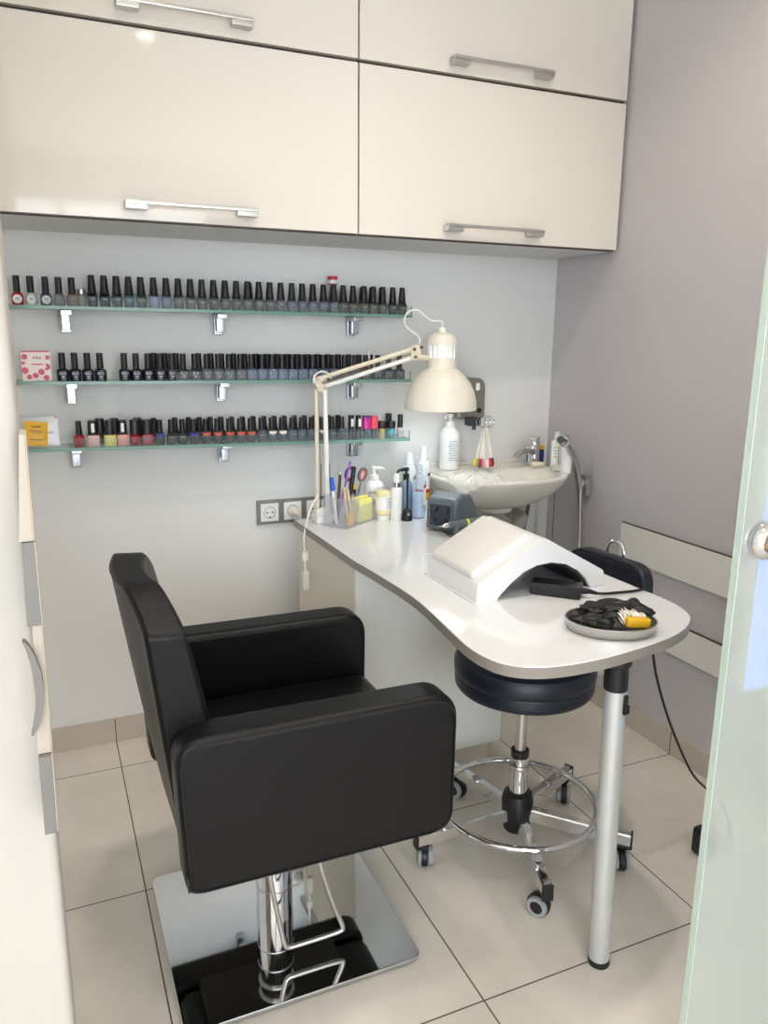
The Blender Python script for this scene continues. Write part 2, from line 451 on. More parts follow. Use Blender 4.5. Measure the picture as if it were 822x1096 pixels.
# ------------------------------------------------------------------ polish bottles
ORD = ['', 'first', 'second', 'third', 'fourth', 'fifth', 'sixth', 'seventh', 'eighth', 'ninth', 'tenth', 'eleventh', 'twelfth', 'thirteenth',
       'fourteenth', 'fifteenth', 'sixteenth', 'seventeenth', 'eighteenth', 'nineteenth', 'twentieth', 'twenty-first', 'twenty-second', 'twenty-third', 'twenty-fourth']
PCOL = {}
def polish(key, rgb, rough=.12):
    if key not in PCOL: PCOL[key] = mat('polish_' + key, srgb(*rgb), rough, coat=.1, spec=.3)
    return PCOL[key]
def body_mesh(kind, material):
    m = MB()
    if kind == 'tapered':    # bottle narrowing to its foot with rounded shoulders
        m.lathe([(.0, 0), (.0125, 0), (.0135, .002), (.0150, .014), (.0162, .026), (.0160, .030), (.0135, .0345), (.0085, .037), (.007, .0385)], seg=20, square=2.8)
    elif kind == 'square':   # boxy shoulder bottle
        m.lathe([(.0, 0), (.0148, 0), (.0164, .0018), (.0166, .027), (.0158, .0305), (.0125, .0335), (.008, .0345)], seg=24, square=4.5)
    elif kind == 'round':
        m.lathe([(.0, 0), (.0125, 0), (.0150, .003), (.0162, .014), (.0155, .027), (.0125, .0325), (.008, .035)], seg=20)
    elif kind == 'cube':
        m.lathe([(.0, 0), (.0165, 0), (.0175, .001), (.0175, .0315), (.0165, .0330), (.009, .034)], seg=24, square=9)
    elif kind == 'slim':
        m.lathe([(.0, 0), (.0105, 0), (.0115, .002), (.0115, .030), (.0095, .034), (.007, .036)], seg=20)
    return m
def cap_mesh(kind):
    m = MB()
    if kind == 'tapered': m.lathe([(.0075, .0365), (.0150, .0368), (.0146, .0388), (.0122, .0398), (.0120, .043), (.0088, .0865), (.0080, .0885), (0, .089)], seg=20)
    elif kind == 'straight': m.lathe([(.0085, .0345), (.0094, .0348), (.0090, .078), (.0086, .0795), (0, .080)], seg=18)
    elif kind == 'flared': m.lathe([(.0085, .0345), (.0098, .0348), (.0082, .074), (.0076, .0755), (0, .076)], seg=18)
    elif kind == 'wide': m.lathe([(.0125, .0338), (.0140, .0342), (.0128, .074), (.0118, .0762), (0, .077)], seg=18, square=3.)
    elif kind == 'fat': m.lathe([(.0150, .0338), (.0162, .0345), (.0162, .055), (.0152, .057), (0, .0572)], seg=20)
    return m
PROTO = {}
def bottle(kind, capkind, pol, capm=None, extra=None):
    """prototype: an Empty with body and cap meshes; returns the list of parts to copy"""
    key = (kind, capkind, pol.name, capm.name if capm else '', extra)
    if key in PROTO: return PROTO[key]
    parts = []
    b = body_mesh(kind, pol).build('bottle_body', pol); parts.append(b)
    c = cap_mesh(capkind).build('cap', capm or M['cap']); parts.append(c)
    if extra == 'blo':
        for t, sz, zz in (('BLO', .0105, .0215),):
            me = text_mesh(t, sz, .0003); me.materials.clear(); me.materials.append(M['inkpale'])
            me.transform(Matrix.Translation((0, -.0171, zz)) @ FACE_FRONT.to_matrix().to_4x4())
            o = bpy.data.objects.new('lettering', me); COL.objects.link(o); parts.append(o)
        tm = MB(); tm.prism([(-.006, .0145), (.006, .0145), (0, .008)], 0, .0004, mtx=XZ(-.0168)); parts.append(tm.build('emblem', M['greyedge'], smooth=0))
    if extra in ('disc_red', 'disc_white', 'disc_pale'):
        parts.append(MB().lathe([(0, 0), (.0118, 0), (.0118, .0006), (0, .0006)], (0, -.0166, .0165), 20, (0, -1, 0)).build('round_label', M['paper']))
        me = text_mesh('M', .012, .0003); me.materials.clear(); me.materials.append(M['ink'])
        me.transform(Matrix.Translation((0, -.0177, .0165)) @ FACE_FRONT.to_matrix().to_4x4())
        o = bpy.data.objects.new('lettering', me); COL.objects.link(o); parts.append(o)
    if extra and extra.startswith('tri_'):
        mm = {'tri_blue': M['deepblue'], 'tri_orange': M['orange'], 'tri_beige': M['boxwhite']}[extra]
        parts.append(MB().prism([(-.0135, .0335), (.0135, .0335), (.010, .026), (0, .0215), (-.010, .026)], 0, .0006, mtx=XZ(-.0156)).build('label', mm, smooth=0))
    if extra == 'sticker':
        parts.append(MB().box((.0, -.0137, .055), (.009, .0012, .026), .0004).build('sticker', M['paper']))
    if extra == 'dot':
        parts.append(MB().box((.0, -.0166, .022), (.012, .0006, .002), .0002).build('label', M['inkpale']))
    if extra == 'collar':
        parts.append(MB().lathe([(.0128, .066), (.0134, .066), (.0134, .077), (.0128, .077)], seg=18).build('blue_collar', M['deepblue']))
    PROTO[key] = parts
    return parts
USED = set()
def place(parts, x, y, z, label, group, rz=0, name='polish_bottle'):
    r = bpy.data.objects.new(name, None); COL.objects.link(r); r.empty_display_size = .02
    r.location = (x, y, z); r.rotation_euler.z = rz
    tag(r, label, 'nail polish', group)
    for p in parts:
        if p.name in USED: q = p.copy(); COL.objects.link(q)
        else: q = p; USED.add(p.name)
        q.parent = r
    return r

def spread_out(xs, gap):
    xs = list(xs)
    for _ in range(60):
        for i in range(len(xs) - 1):
            d = gap - (xs[i + 1] - xs[i])
            if d > 0: xs[i] -= d / 2; xs[i + 1] += d / 2
    return xs
def rank(i, n):
    """how to count to the i-th of n from the nearer end"""
    return ('leftmost' if i == 0 else ORD[i + 1] + ' from left') if i < (n + 1) // 2 else ('rightmost' if i == n - 1 else ORD[n - i] + ' from right')
YF, YR = 2.4575, 2.512
# --- top shelf
y = YF
G = 'polish bottles on the top shelf'
small = [(-.039, polish('red', (176, 38, 48)), 'disc_red', 'polish bottle with red body and round white label, leftmost on top shelf'),
         (-.0039, polish('milky', (206, 202, 200)), 'disc_white', 'pale milky polish bottle with round label, beside the red one on top shelf'),
         (.0346, polish('ink', (58, 60, 84)), 'disc_pale', 'dark blue polish bottle with round white label, left end of top shelf'),
         (.0686, polish('pewter', (120, 122, 116)), 'dot', 'pewter grey polish bottle with straight black cap near left end of top shelf'),
         (.1030, polish('bronze', (128, 104, 84)), 'dot', 'bronze brown polish bottle with straight black cap near left end of top shelf')]
for x, p, ex, lab in small:
    place(bottle('round', 'straight', p, None, ex), x, y, shz(0, x), lab, G)
r = thing('glitter_jar', (.1285, 2.488, shz(0, .1285)), 'small clear jar with silver lid between bronze and black bottles on top shelf', 'jar')
MB().lathe([(0, 0), (.0125, 0), (.0135, .001), (.0135, .034), (.0125, .036)], r.location, 20).build('jar_body', polish('silverdust', (150, 148, 140), .25), r)
MB().lathe([(.0125, .036), (.0140, .0362), (.0140, .049), (.013, .050), (0, .050)], r.location, 20).build('lid', M['steel'], r)
TF = spread_out([.1560, .1903, .2238, .2576, .2918, .3275, .3636, .3985, .4341, .4685, .5037, .5386, .5732, .6086, .644, .6787, .714, .7497, .7843, .8193, .8553, .8904, .9229, .9571, .9953, 1.0279, 1.0622, 1.0992, 1.1336], .0331)
tcol = [('black teal', (28, 34, 40)), ('blue black', (26, 30, 42)), ('dark green', (44, 64, 62)), ('teal blue', (62, 92, 106)), ('moss green', (66, 84, 58)),
        ('lavender blue', (138, 148, 178)), ('steel blue', (112, 122, 142))] + [('smoke grey', (98, 99, 99))] * 9 + [('slate grey', (104, 106, 120))] * 6 + [('olive grey', (82, 80, 70))] * 5 + [('dark grey', (56, 56, 56))] * 2
n = len(TF)
for i, x in enumerate(TF):
    nm, rgb = tcol[i]
    place(bottle('tapered', 'tapered', polish(nm.replace(' ', '_'), rgb), None, 'dot'), x, y, shz(0, x),
          f'{nm} bottle, {rank(i, n)} of the tapered caps along the top shelf front', G)
TB = [.6270, .9070, .9440, 1.0120, 1.0470, 1.083]
for i, x in enumerate(TB):
    place(bottle('tapered', 'tapered', polish('smoke_grey', (98, 99, 99))), x, YR, shz(0, x), f'grey bottle with tapered black cap, {rank(i, len(TB))} in back row of top shelf', 'back row bottles of the top shelf')
x = .9070
r = thing('glitter_pot', (x, YR, shz(0, x) + .0912), 'red lidded pot with white label balanced on bottle caps of top shelf', 'jar')
MB().lathe([(0, 0), (.014, 0), (.0150, .001), (.0150, .019), (0, .019)], r.location, 20).build('pot', polish('pot_red', (178, 36, 60)), r)
MB().lathe([(.0151, .004), (.0153, .004), (.0153, .016), (.0151, .016)], r.location, 20, cap=False).build('paper_band', M['paper'], r)
MB().lathe([(.0150, .0192), (.0164, .0194), (.0164, .027), (.0154, .028), (0, .028)], r.location, 20).build('lid', M['red'], r)
# --- middle shelf
G = 'polish bottles on the middle shelf'
MF = [.0619, .0955, .13, .1644, .2321, .2651, .2992, .3346, .3704, .4011, .4377, .4747, .5108, .5423, .5788, .614, .6517, .6807, .7115, .7466, .78, .8168, .8522, .8896, .9274, .964, 1.0027, 1.047, 1.0866, 1.1263]
MF = MF[:4] + spread_out(MF[4:], .0333)
mc = [('black', (24, 25, 32))] * 7 + [('charcoal', (46, 46, 50))] * 4 + [('smoky grey', (88, 92, 100))] * 4 + [('blue grey', (96, 108, 136))] * 9 + [('dark slate', (60, 64, 72))] * 6
n = len(MF) - 4
for i, x in enumerate(MF):
    nm, rgb = mc[i]
    pos = (['leftmost', 'second', 'third', 'fourth'][i] + ' of the four beside the pink box') if i < 4 else rank(i - 4, n) + ' in long front row of middle shelf'
    place(bottle('square', 'straight', polish(nm.replace(' ', '_') + '_gel', rgb), None, 'blo'), x, y, shz(1, x), f'{nm} square gel polish bottle, {pos}', G)
MBk = spread_out([.3247, .3576, .3906, .4596, .499, .5315, .5704, .6067, .6434, .6805, .7139, .7471, .7805, .8172, .8531, .8894, .9261, .9632, 1.0007, 1.0421], .0333)
for i, x in enumerate(MBk):
    place(bottle('square', 'straight', polish('charcoal_gel', (46, 46, 50))), x, YR, shz(1, x), f'dark square gel polish bottle, {rank(i, len(MBk))} in back row of middle shelf', 'back row bottles of the middle shelf')
x = 1.012
r = thing('oil_pen', (1.0235, 2.484, shz(1, 1.0235)), 'thin pink tube with white tip behind the lamp arm on middle shelf', 'tube')
MB().lathe([(0, 0), (.0055, 0), (.006, .001), (.006, .062), (.005, .064)], r.location, 14).build('tube_body', polish('pink_tube', (176, 84, 96)), r)
MB().lathe([(.005, .064), (.0055, .0645), (.005, .082), (.002, .092), (0, .092)], r.location, 14).build('tip', M['white'], r)
# --- bottom shelf
G = 'polish bottles on the bottom shelf'
BF = spread_out([.0923, .131, .1782, .2144, .250, .2859, .3231, .3577, .3911, .4261, .463, .499, .5374, .5725, .6058, .6417, .6754, .7094, .7444, .7771, .8104, .8459, .8816, .9166], .0331)
bc = [('crimson red', (150, 30, 44), 'round', 'flared', None), ('pale pink', (222, 172, 170), 'cube', 'wide', 'sticker'), ('lemon yellow', (214, 204, 104), 'cube', 'wide', None),
      ('salmon pink', (218, 150, 140), 'cube', 'wide', 'sticker'), ('ruby red', (148, 26, 38), 'round', 'wide', None), ('cherry red', (142, 22, 36), 'cube', 'wide', None)] + \
     [('blue banded', (56, 58, 66), 'tapered', 'flared', 'tri_blue'), ('dark grey', (52, 52, 56), 'round', 'flared', 'dot'), ('charcoal', (48, 48, 52), 'round', 'flared', 'dot'), ('blue labelled', (58, 58, 66), 'tapered', 'flared', 'tri_blue')] + \
     [('orange labelled', (72, 70, 72), 'tapered', 'flared', 'tri_orange')] * 5 + [('smoke', (88, 92, 98), 'tapered', 'flared', 'dot')] + \
     [('beige labelled', (92, 98, 104), 'tapered', 'flared', 'tri_beige')] * 2 + [('slate', (98, 108, 122), 'tapered', 'flared', 'dot')] * 3 + [('cream labelled', (84, 92, 104), 'tapered', 'flared', 'tri_beige')] * 1 + [('ash grey', (90, 98, 108), 'tapered', 'flared', 'dot')] * 2
n = len(BF)
for i, x in enumerate(BF):
    nm, rgb, kd, cp, ex = bc[i]
    lab = f'{nm} polish bottle with black cap, {ORD[i + 1]} from left in front row of bottom shelf'
    place(bottle(kd, cp, polish(nm.replace(' ', '_') + '_lacquer', rgb), None, ex), x, y, shz(2, x), lab, G)
end = [(.9505, 'slim', 'straight', (70, 72, 78), None, 'sticker', 'slim dark polish bottle with white sticker on cap, left one of two on bottom shelf'),
       (.9770, 'slim', 'straight', (80, 84, 88), None, 'sticker', 'slim grey polish bottle with white sticker on cap, beside the magenta cap'),
       (1.0060, 'slim', 'wide', (96, 104, 112), 'magenta', 'collar', 'polish bottle with magenta cap and blue top near right end of bottom shelf'),
       (1.0340, 'slim', 'wide', (96, 100, 106), 'coral', None, 'polish bottle with coral red cap near right end of bottom shelf'),
       (1.0630, 'slim', 'fat', (196, 170, 110), None, None, 'golden polish bottle with wide low black cap near right end of bottom shelf'),
       (1.0980, 'round', 'fat', (70, 146, 158), None, None, 'teal polish bottle with wide low black cap near right end of bottom shelf'),
       (1.1330, 'slim', 'straight', (206, 184, 190), None, 'dot', 'pale pink slim polish bottle, last on the right of bottom shelf')]
CAPM = {'magenta': mat('magenta_cap', srgb(206, 52, 150), .35), 'coral': mat('coral_cap', srgb(224, 76, 92), .35)}
for x, kd, cp, rgb, cm, ex, lab in end:
    place(bottle(kd, cp, polish('end_%d' % int(x * 1e4), rgb), CAPM.get(cm), ex), x, y, shz(2, x), lab, G)
BBk = spread_out([.155, .1981, .2653, .3142, .3783, .4203, .4542, .4887, .5231, .5575, .5928, .6284, .6645, .6992, .7338, .7684, .8034, .8408, .888, .924], .0335)
for i, x in enumerate(BBk):
    cp = 'wide' if i < 3 else 'flared'
    place(bottle('round', cp, polish('dark_grey_lacquer', (52, 52, 56))), x, YR, shz(2, x) + 0, f'dark polish bottle with black cap, {rank(i, len(BBk))} in back row of bottom shelf', 'back row bottles of the bottom shelf')
r = thing('polish_bottle', (1.1135, YR, shz(2, 1.1135)), 'tall clear polish bottle with square black cap behind the teal one', 'nail polish')
MB().lathe([(0, 0), (.0145, 0), (.0155, .001), (.0155, .050), (.009, .053)], r.location, 20, square=5).build('bottle_body', polish('clear_grey', (160, 172, 176)), r)
MB().lathe([(.0085, .0525), (.0095, .053), (.0095, .078), (0, .079)], r.location, 16, square=5).build('cap', M['cap'], r)

# box and sachets
x = -.006; z = shz(1, x)
r = thing('carton', (x, 2.463, z), 'pink and white patterned carton at left end of middle shelf', 'box')
MB().box((x, 2.463, z + .0425), (.076, .034, .084), .0015).build('carton_body', M['boxwhite'], r)
q = MB(); random.seed(3)
for px_, pz_, rr in ((-.029, .068, .010), (-.030, .030, .012), (-.02, .012, .009), (-.004, .016, .010), (.012, .026, .011), (.027, .040, .012), (.030, .066, .008), (.024, .010, .010), (-.033, .051, .006)):
    q.lathe([(0, 0), (rr * .8, 0), (rr * .8, .0004), (0, .0004)], (x + px_, 2.4461, z + pz_), 9, (0, -1, 0))
q.box((x, 2.446, z + .0825), (.074, .0006, .004)); q.build('printed_petals', M['pinkbox'], r)
MB().box((x + .003, 2.4458, z + .056), (.044, .0006, .040)).build('label', M['boxwhite'], r)
add_text('lettering', 'inka', .014, (x + .003, 2.4452, z + .066), FACE_FRONT, M['ink'], r)
MB().box((x + .003, 2.4452, z + .047), (.030, .0004, .0035)).build('print_line', M['pinkbox'], r)

def sachet(name, cx, cy, z0, w_, h_, th, rotz, lean, material, label, roll=0):
    r = thing(name, (cx, cy, z0), label, 'sachet')
    R = Euler((lean, roll, rotz)).to_matrix()
    q = MB(); nx_, nz_ = 10, 10; vs = {}
    for sgn in (-1, 1):
        for a in range(nx_ + 1):
            for c in range(nz_ + 1):
                u, v = a / nx_, c / nz_
                puff = th * (math.sin(PI * u) * math.sin(PI * v)) ** .5
                p = R @ Vector(((u - .5) * w_, sgn * (puff / 2 + .0004), v * h_)) + Vector((cx, cy, z0))
                vs[sgn, a, c] = q.bm.verts.new(p)
    for sgn in (-1, 1):
        for a in range(nx_):
            for c in range(nz_):
                q.bm.faces.new((vs[sgn, a, c], vs[sgn, a + 1, c], vs[sgn, a + 1, c + 1], vs[sgn, a, c + 1]))
    ring = [(a, 0) for a in range(nx_)] + [(nx_, c) for c in range(nz_)] + [(a, nz_) for a in range(nx_, 0, -1)] + [(0, c) for c in range(nz_, 0, -1)]
    for i in range(len(ring)):
        a, b_ = ring[i], ring[(i + 1) % len(ring)]
        q.bm.faces.new((vs[-1, a[0], a[1]], vs[-1, b_[0], b_[1]], vs[1, b_[0], b_[1]], vs[1, a[0], a[1]]))
    q.build('pouch', material, r)
    return r, R
zz = shz(2, 0)
r, R = sachet('sachet', -.010, 2.482, zz + .0005, .098, .086, .006, 0, -.12, mat('silver_film', srgb(206, 206, 206), .3, .15, bump=.5, bump_scale=40), 'clear silvery sachet leaning behind the yellow one on bottom shelf')
MB().lathe([(0, 0), (.0028, 0), (.0028, .003), (0, .003)], Vector((-.010, 2.482, zz)) + R @ Vector((.044, -.004, .0835)), 12, (0, -1, 0)).build('red_seal', M['red'], r)
add_text('lettering', 'USA', .009, Vector((-.010, 2.482, zz)) + R @ Vector((.026, -.0052, .040)), R @ FACE_FRONT.to_matrix(), M['ink'], r)
yellow_foil = mat('yellow_foil', srgb(226, 172, 22), .32)
r, R = sachet('sachet', -.026, 2.455, zz + .006, .062, .070, .007, .06, -.16, yellow_foil, 'yellow sachet with small dark print at left end of bottom shelf', .10)
bb = Vector((-.026, 2.455, zz + .006))
add_text('lettering', 'purea', .011, bb + R @ Vector((.0, -.0044, .056)), R @ FACE_FRONT.to_matrix(), M['ink'], r)
for zz2, ww in ((.044, .036), (.038, .028), (.018, .036)):
    MB().box(bb + R @ Vector((0, -.0044, zz2)), (ww, .0004, .0014), rot=R).build('print_line', M['brown'], r)

# ------------------------------------------------------------------ wall sockets
r = thing('socket_strip', (.765, YB - .004, .744), 'grey triple wall socket strip behind the desk corner', 'socket')
MB().box((.7635, YB - .006, .744), (.249, .012, .084), .003).build('frame', M['greybox'], r)
for k in range(3):
    cx = .682 + k * .0815
    s_ = MB().box((cx, YB - .0128, .744), (.062, .004, .062), .0012).build('socket', M['white'], r)
    q = MB(); q.lathe([(.0205, .0), (.0205, .0018), (.0190, .0018), (.0182, -.001), (0, -.001)], (cx, YB - .0148, .744), 24, (0, -1, 0), cap=False); q.build('recess', M['greyedge'], s_)
    q = MB()
    for dx in (-.0095, .0095): q.lathe([(0, 0), (.003, 0), (.003, .001), (0, .001)], (cx + dx, YB - .0146, .744), 10, (0, -1, 0))
    q.lathe([(0, 0), (.003, 0), (.003, .001), (0, .001)], (cx, YB - .0146, .727), 10, (0, -1, 0)); q.build('contact_hole', M['black'], s_)
cx = .682 + .0815
r = thing('power_plug', (cx, YB - .016, .744), 'white plug in the middle socket with its cord hanging down', 'plug')
MB().lathe([(0, .0), (.0185, .0), (.0185, .012), (.014, .020), (.010, .032), (.006, .036), (0, .036)], (cx, YB - .0165, .744), 20, (0, -1, 0)).build('plug_body', M['offwhite'], r)
MB().tube([(cx, YB - .050, .744), (cx + .012, YB - .056, .735), (cx + .018, YB - .056, .70), (cx + .020, YB - .05, .60), (cx + .022, YB - .04, .45), (cx + .03, YB - .04, .2), (cx + .06, YB - .06, .012)], .0032, 8).build('cord', M['offwhite'], r)

# ------------------------------------------------------------------ desk
r = thing('desk_cabinet', (.98, 2.14, 0), 'white desk cabinet standing near the sink with organizer and lamp on top', 'desk')
MB().prism([(.738, 1.868), (1.285, 1.868), (1.285, 2.06), (1.262, 2.10), (1.21, 2.40), (.729, 2.40), (.731, 2.248)], .7205, .745, .002).build('top', M['desktop'], r)
MB().prism([(.7372, 1.8668), (.7302, 2.248), (.7282, 2.4008), (.7296, 2.4008), (.7316, 2.248), (.7386, 1.8668)], .7215, .7435, 0).build('edge_band', M['deskedge'], r, smooth=0)
q = MB(); q.box((.9925, 2.13, .41), (.485, .44, .62), .001); q.build('body', M['deskbody'], r)
MB().box((.7475, 2.1232, .41), (.005, .4535, .62), .001).build('side_panel', M['deskside'], r)
MB().box((.9935, 1.9035, .41), (.487, .013, .62), .001).build('front_panel', M['deskbody'], r)
MB().box((1.2385, 2.13, .41), (.003, .46, .62), .0005).build('edge_strip', M['deskedge'], r)
MB().box((.985, 2.13, .05), (.45, .40, .0985), .001).build('plinth', M['plinth'], r)
MB().box((.7475, 2.37, .36), (.012, .05, .715), .002).build('rear_panel', M['deskside'], r)

tp = [(.738, 1.8665), (.7445, 1.80), (.751, 1.70), (.756, 1.60), (.755, 1.52), (.748, 1.44), (.739, 1.36), (.731, 1.29), (.728, 1.235), (.733, 1.19), (.747, 1.152), (.774, 1.124), (.812, 1.107), (.86, 1.099),
      (.91, 1.098), (.96, 1.101), (1.02, 1.109), (1.08, 1.120), (1.14, 1.135), (1.19, 1.155), (1.235, 1.183), (1.266, 1.215), (1.286, 1.258), (1.294, 1.301), (1.295, 1.367), (1.292, 1.48), (1.288, 1.65), (1.285, 1.8665)]
def smooth_outline(pts, k=4):
    P = [Vector(p) for p in pts]; n = len(P); out = []
    for i in range(n - 1):
        a, b_, c, d = P[max(i - 1, 0)], P[i], P[i + 1], P[min(i + 2, n - 1)]
        for j in range(k):
            t_ = j / k
            out.append(tuple(.5 * ((2 * b_) + (c - a) * t_ + (2 * a - 5 * b_ + 4 * c - d) * t_ * t_ + (3 * b_ - a - 3 * c + d) * t_ ** 3)))
    return out + [tuple(P[-1])]
tp = smooth_outline(tp)
r = thing('desk_extension', (1.0, 1.5, 0), 'white glossy curved manicure desk top on one silver leg', 'desk')
tpm = MB(); tpm.prism(tp, .7205, .745, .002); top_o = tpm.build('top', M['desktop'], r, smooth=30)
cx_, cy_ = 1.0, 1.45
def offset_outline(pts, d):
    res = []
    for i in range(len(pts)):
        a, b_, c = Vector(pts[i - 1]), Vector(pts[i]), Vector(pts[(i + 1) % len(pts)])
        t = (c - a).normalized(); n_ = Vector((t.y, -t.x))
        res.append(tuple(b_ + n_ * d))
    return res
# edge band runs round the curved sides, outside the slab by a hair
op = tp[:]
e1, e0 = offset_outline(op, .0008), offset_outline(op, -.0006)
q = MB()
bands = [[q.bm.verts.new((p[0], p[1], z)) for p, z in ((e0[i], .7212), (e1[i], .7212), (e1[i], .7432), (e0[i], .7432))] for i in range(len(op))]
for a, b_ in zip(bands, bands[1:]):
    for k in range(4): q.bm.faces.new((a[k], a[(k + 1) % 4], b_[(k + 1) % 4], b_[k]))
q.bm.faces.new(bands[0]); q.bm.faces.new(bands[-1][::-1])
q.build('edge_band', M['deskedge'], r, smooth=50)
LX, LY = 1.023, 1.138
lt = Vector((-.020, -.004, .7205)).normalized()
lg = MB().lathe([(.0226, .0155), (.0226, .655)], (LX, LY, 0), 28, lt).build('leg', M['alu'], r)
MB().lathe([(.0, .0), (.0228, .0), (.0238, .003), (.0238, .012), (.0226, .016)], (LX, LY, 0), 28).build('foot', M['black'], lg)
MB().lathe([(.0232, .655), (.0240, .657), (.0240, .706), (.029, .710), (.029, .7202)], (LX, LY, 0), 28, lt).build('collar', M['black'], lg)
q = MB(); q.box((LX - .011, LY - .0275, .628), (.010, .008, .042), .003); q.box((LX - .0105, LY - .033, .622), (.006, .010, .018), .002); q.build('lock_lever', M['black'], lg)

# ------------------------------------------------------------------ styling chair
r = thing('salon_chair', (.405, 1.54, 0), 'black leather box armchair on a chrome square base plate', 'chair')
bp = MB().prism(rounded([(.154, 1.286), (.664, 1.286), (.664, 1.770), (.154, 1.770)], .025), .012, .020, .002).build('base_plate', M['mirror'], r)
q = MB()
for a in (.19, .625):
    for c in (1.32, 1.735): q.cyl((a, c, 0), (a, c, .012), .012)
q.build('foot', M['black'], bp)
q = MB(); q.lathe([(.0425, .020), (.0415, .05), (.041, .15), (.037, .155), (.037, .235), (.032, .238), (.032, .33)], (.405, 1.54, 0), 32); col_o = q.build('column', M['chrome'], r)
q = MB()
for z in (.10, .152, .20, .236): q.lathe([(.0418, z - .002), (.0425, z), (.0418, z + .002)], (.405, 1.54, 0), 32)
q.build('ring', M['steel'], col_o)
MB().tube([(.360, 1.40, .318), (.357, 1.392, .24), (.372, 1.385, .13), (.383, 1.38, .068), (.390, 1.38, .059), (.400, 1.38, .057), (.45, 1.38, .057), (.498, 1.38, .058), (.509, 1.38, .060), (.5145, 1.38, .069), (.494, 1.385, .13), (.466, 1.392, .24), (.460, 1.40, .318)], .0055, 10, 5).build('foot_pedal', M['steel'], r)
MB().box((.43, 1.54, .325), (.36, .36, .035), .006).build('seat_frame', M['black'], r)
def arm(y0, y1):
    o = rounded([(.170, .340), (.716, .336), (.718, .646), (.158, .650)], [.028, .05, .062, .05], 8)
    a = MB().prism(o, 0, y1 - y0, .016, 4, mtx=XZ(y1)).build('armrest', M['leather'], r, smooth=50)
    q = MB()
    for yy in (y0 + .0035, y1 - .0035):
        oo = [((x - .438) * .969 + .438, (z - .49) * .94 + .49) for x, z in o]
        q.tube([(x, yy - (.0034 if yy < (y0 + y1) / 2 else -.0034), z) for x, z in oo], .0016, 5, 1, closed=True)
    q.build('piping', M['seam'], a)
    return a
a1 = arm(1.252, 1.338); a2 = arm(1.742, 1.828)
MB().box((.172, 1.2505, .375), (.003, .014, .030), .001).build('fabric_tag', M['black'], a1)
# seat cushion, crowned
def cushion_block(x0, x1, y0, y1, z0, z1, crown, nx=14, ny=14, rr=.03):
    q = MB(); t = bmesh.new(); bmesh.ops.create_cube(t, size=1)
    bmesh.ops.scale(t, vec=(x1 - x0, y1 - y0, z1 - z0), verts=t.verts)
    bmesh.ops.bevel(t, geom=t.edges[:], offset=rr, segments=4, affect='EDGES', profile=.5)
    bmesh.ops.subdivide_edges(t, edges=[e for e in t.edges if e.calc_length() > .1], cuts=8, use_grid_fill=True)
    for v in t.verts:
        if v.co.z > 0:
            u, w_ = v.co.x / (x1 - x0) * 2, v.co.y / (y1 - y0) * 2
            v.co.z += crown * max(0, 1 - u * u) * max(0, 1 - w_ * w_)
    q.merge(t, Matrix.Translation(((x0 + x1) / 2, (y0 + y1) / 2, (z0 + z1) / 2)))
    return q
cushion_block(.20, .712, 1.3385, 1.7415, .345, .490, .022).build('seat', M['leather'], r, smooth=60)
# backrest: leaning slab between the arms, bowed to the rear and arched at the top
q = MB(); N, K = 24, 20; vs = {}
for j in range(N + 1):
    u = j / N; yy = 1.318 + (1.760 - 1.318) * u; w_ = 1 - (2 * u - 1) ** 2
    flat = min(1, max(0, (w_ - 0) * 1.35))
    ztop = .826 + .066 * min(1, min(u, 1 - u) / .24)
    for i in range(K + 1):
        v = i / K; z = .375 + (ztop - .375) * v
        lean = (z - .375) / .47
        xr = .178 - .050 * lean - .027 * w_ ** 2.2 * (lean ** .7 if lean > 0 else 0)
        th = .095 - .026 * lean ** 1.5
        xf = xr + th + .016 * math.sin(PI * min(1, lean)) * w_ ** .5
        vs[0, j, i] = q.bm.verts.new((xr, yy, z)); vs[1, j, i] = q.bm.verts.new((xf, yy, z - .004 * v))
for j in range(N):
    for i in range(K):
        for s_ in (0, 1): q.bm.faces.new((vs[s_, j, i], vs[s_, j + 1, i], vs[s_, j + 1, i + 1], vs[s_, j, i + 1]))
    q.bm.faces.new((vs[0, j, K], vs[0, j + 1, K], vs[1, j + 1, K], vs[1, j, K])); q.bm.faces.new((vs[0, j, 0], vs[0, j + 1, 0], vs[1, j + 1, 0], vs[1, j, 0]))
for i in range(K):
    for j in (0, N): q.bm.faces.new((vs[0, j, i], vs[0, j, i + 1], vs[1, j, i + 1], vs[1, j, i]))
seams = [[vs[s_, j, K].co.copy() for j in range(N + 1)] for s_ in (0, 1)] + [[vs[s_, 0, i].co.copy() for i in range(K + 1)] for s_ in (0, 1)] + [[vs[s_, N, i].co.copy() for i in range(K + 1)] for s_ in (0, 1)]
bk = q.build('backrest', M['leather'], r, smooth=50)
bv = bk.modifiers.new('soft_edges', 'BEVEL'); bv.width = .007; bv.segments = 3; bv.limit_method = 'ANGLE'; bv.angle_limit = math.radians(50)
q = MB()
inn = Vector((.155, 1.539, .62))
for s_ in seams[:4]:
    q.tube([p + (inn - p).normalized() * .0065 for p in s_], .0016, 5, 1)
q.build('piping', M['seam'], bk)

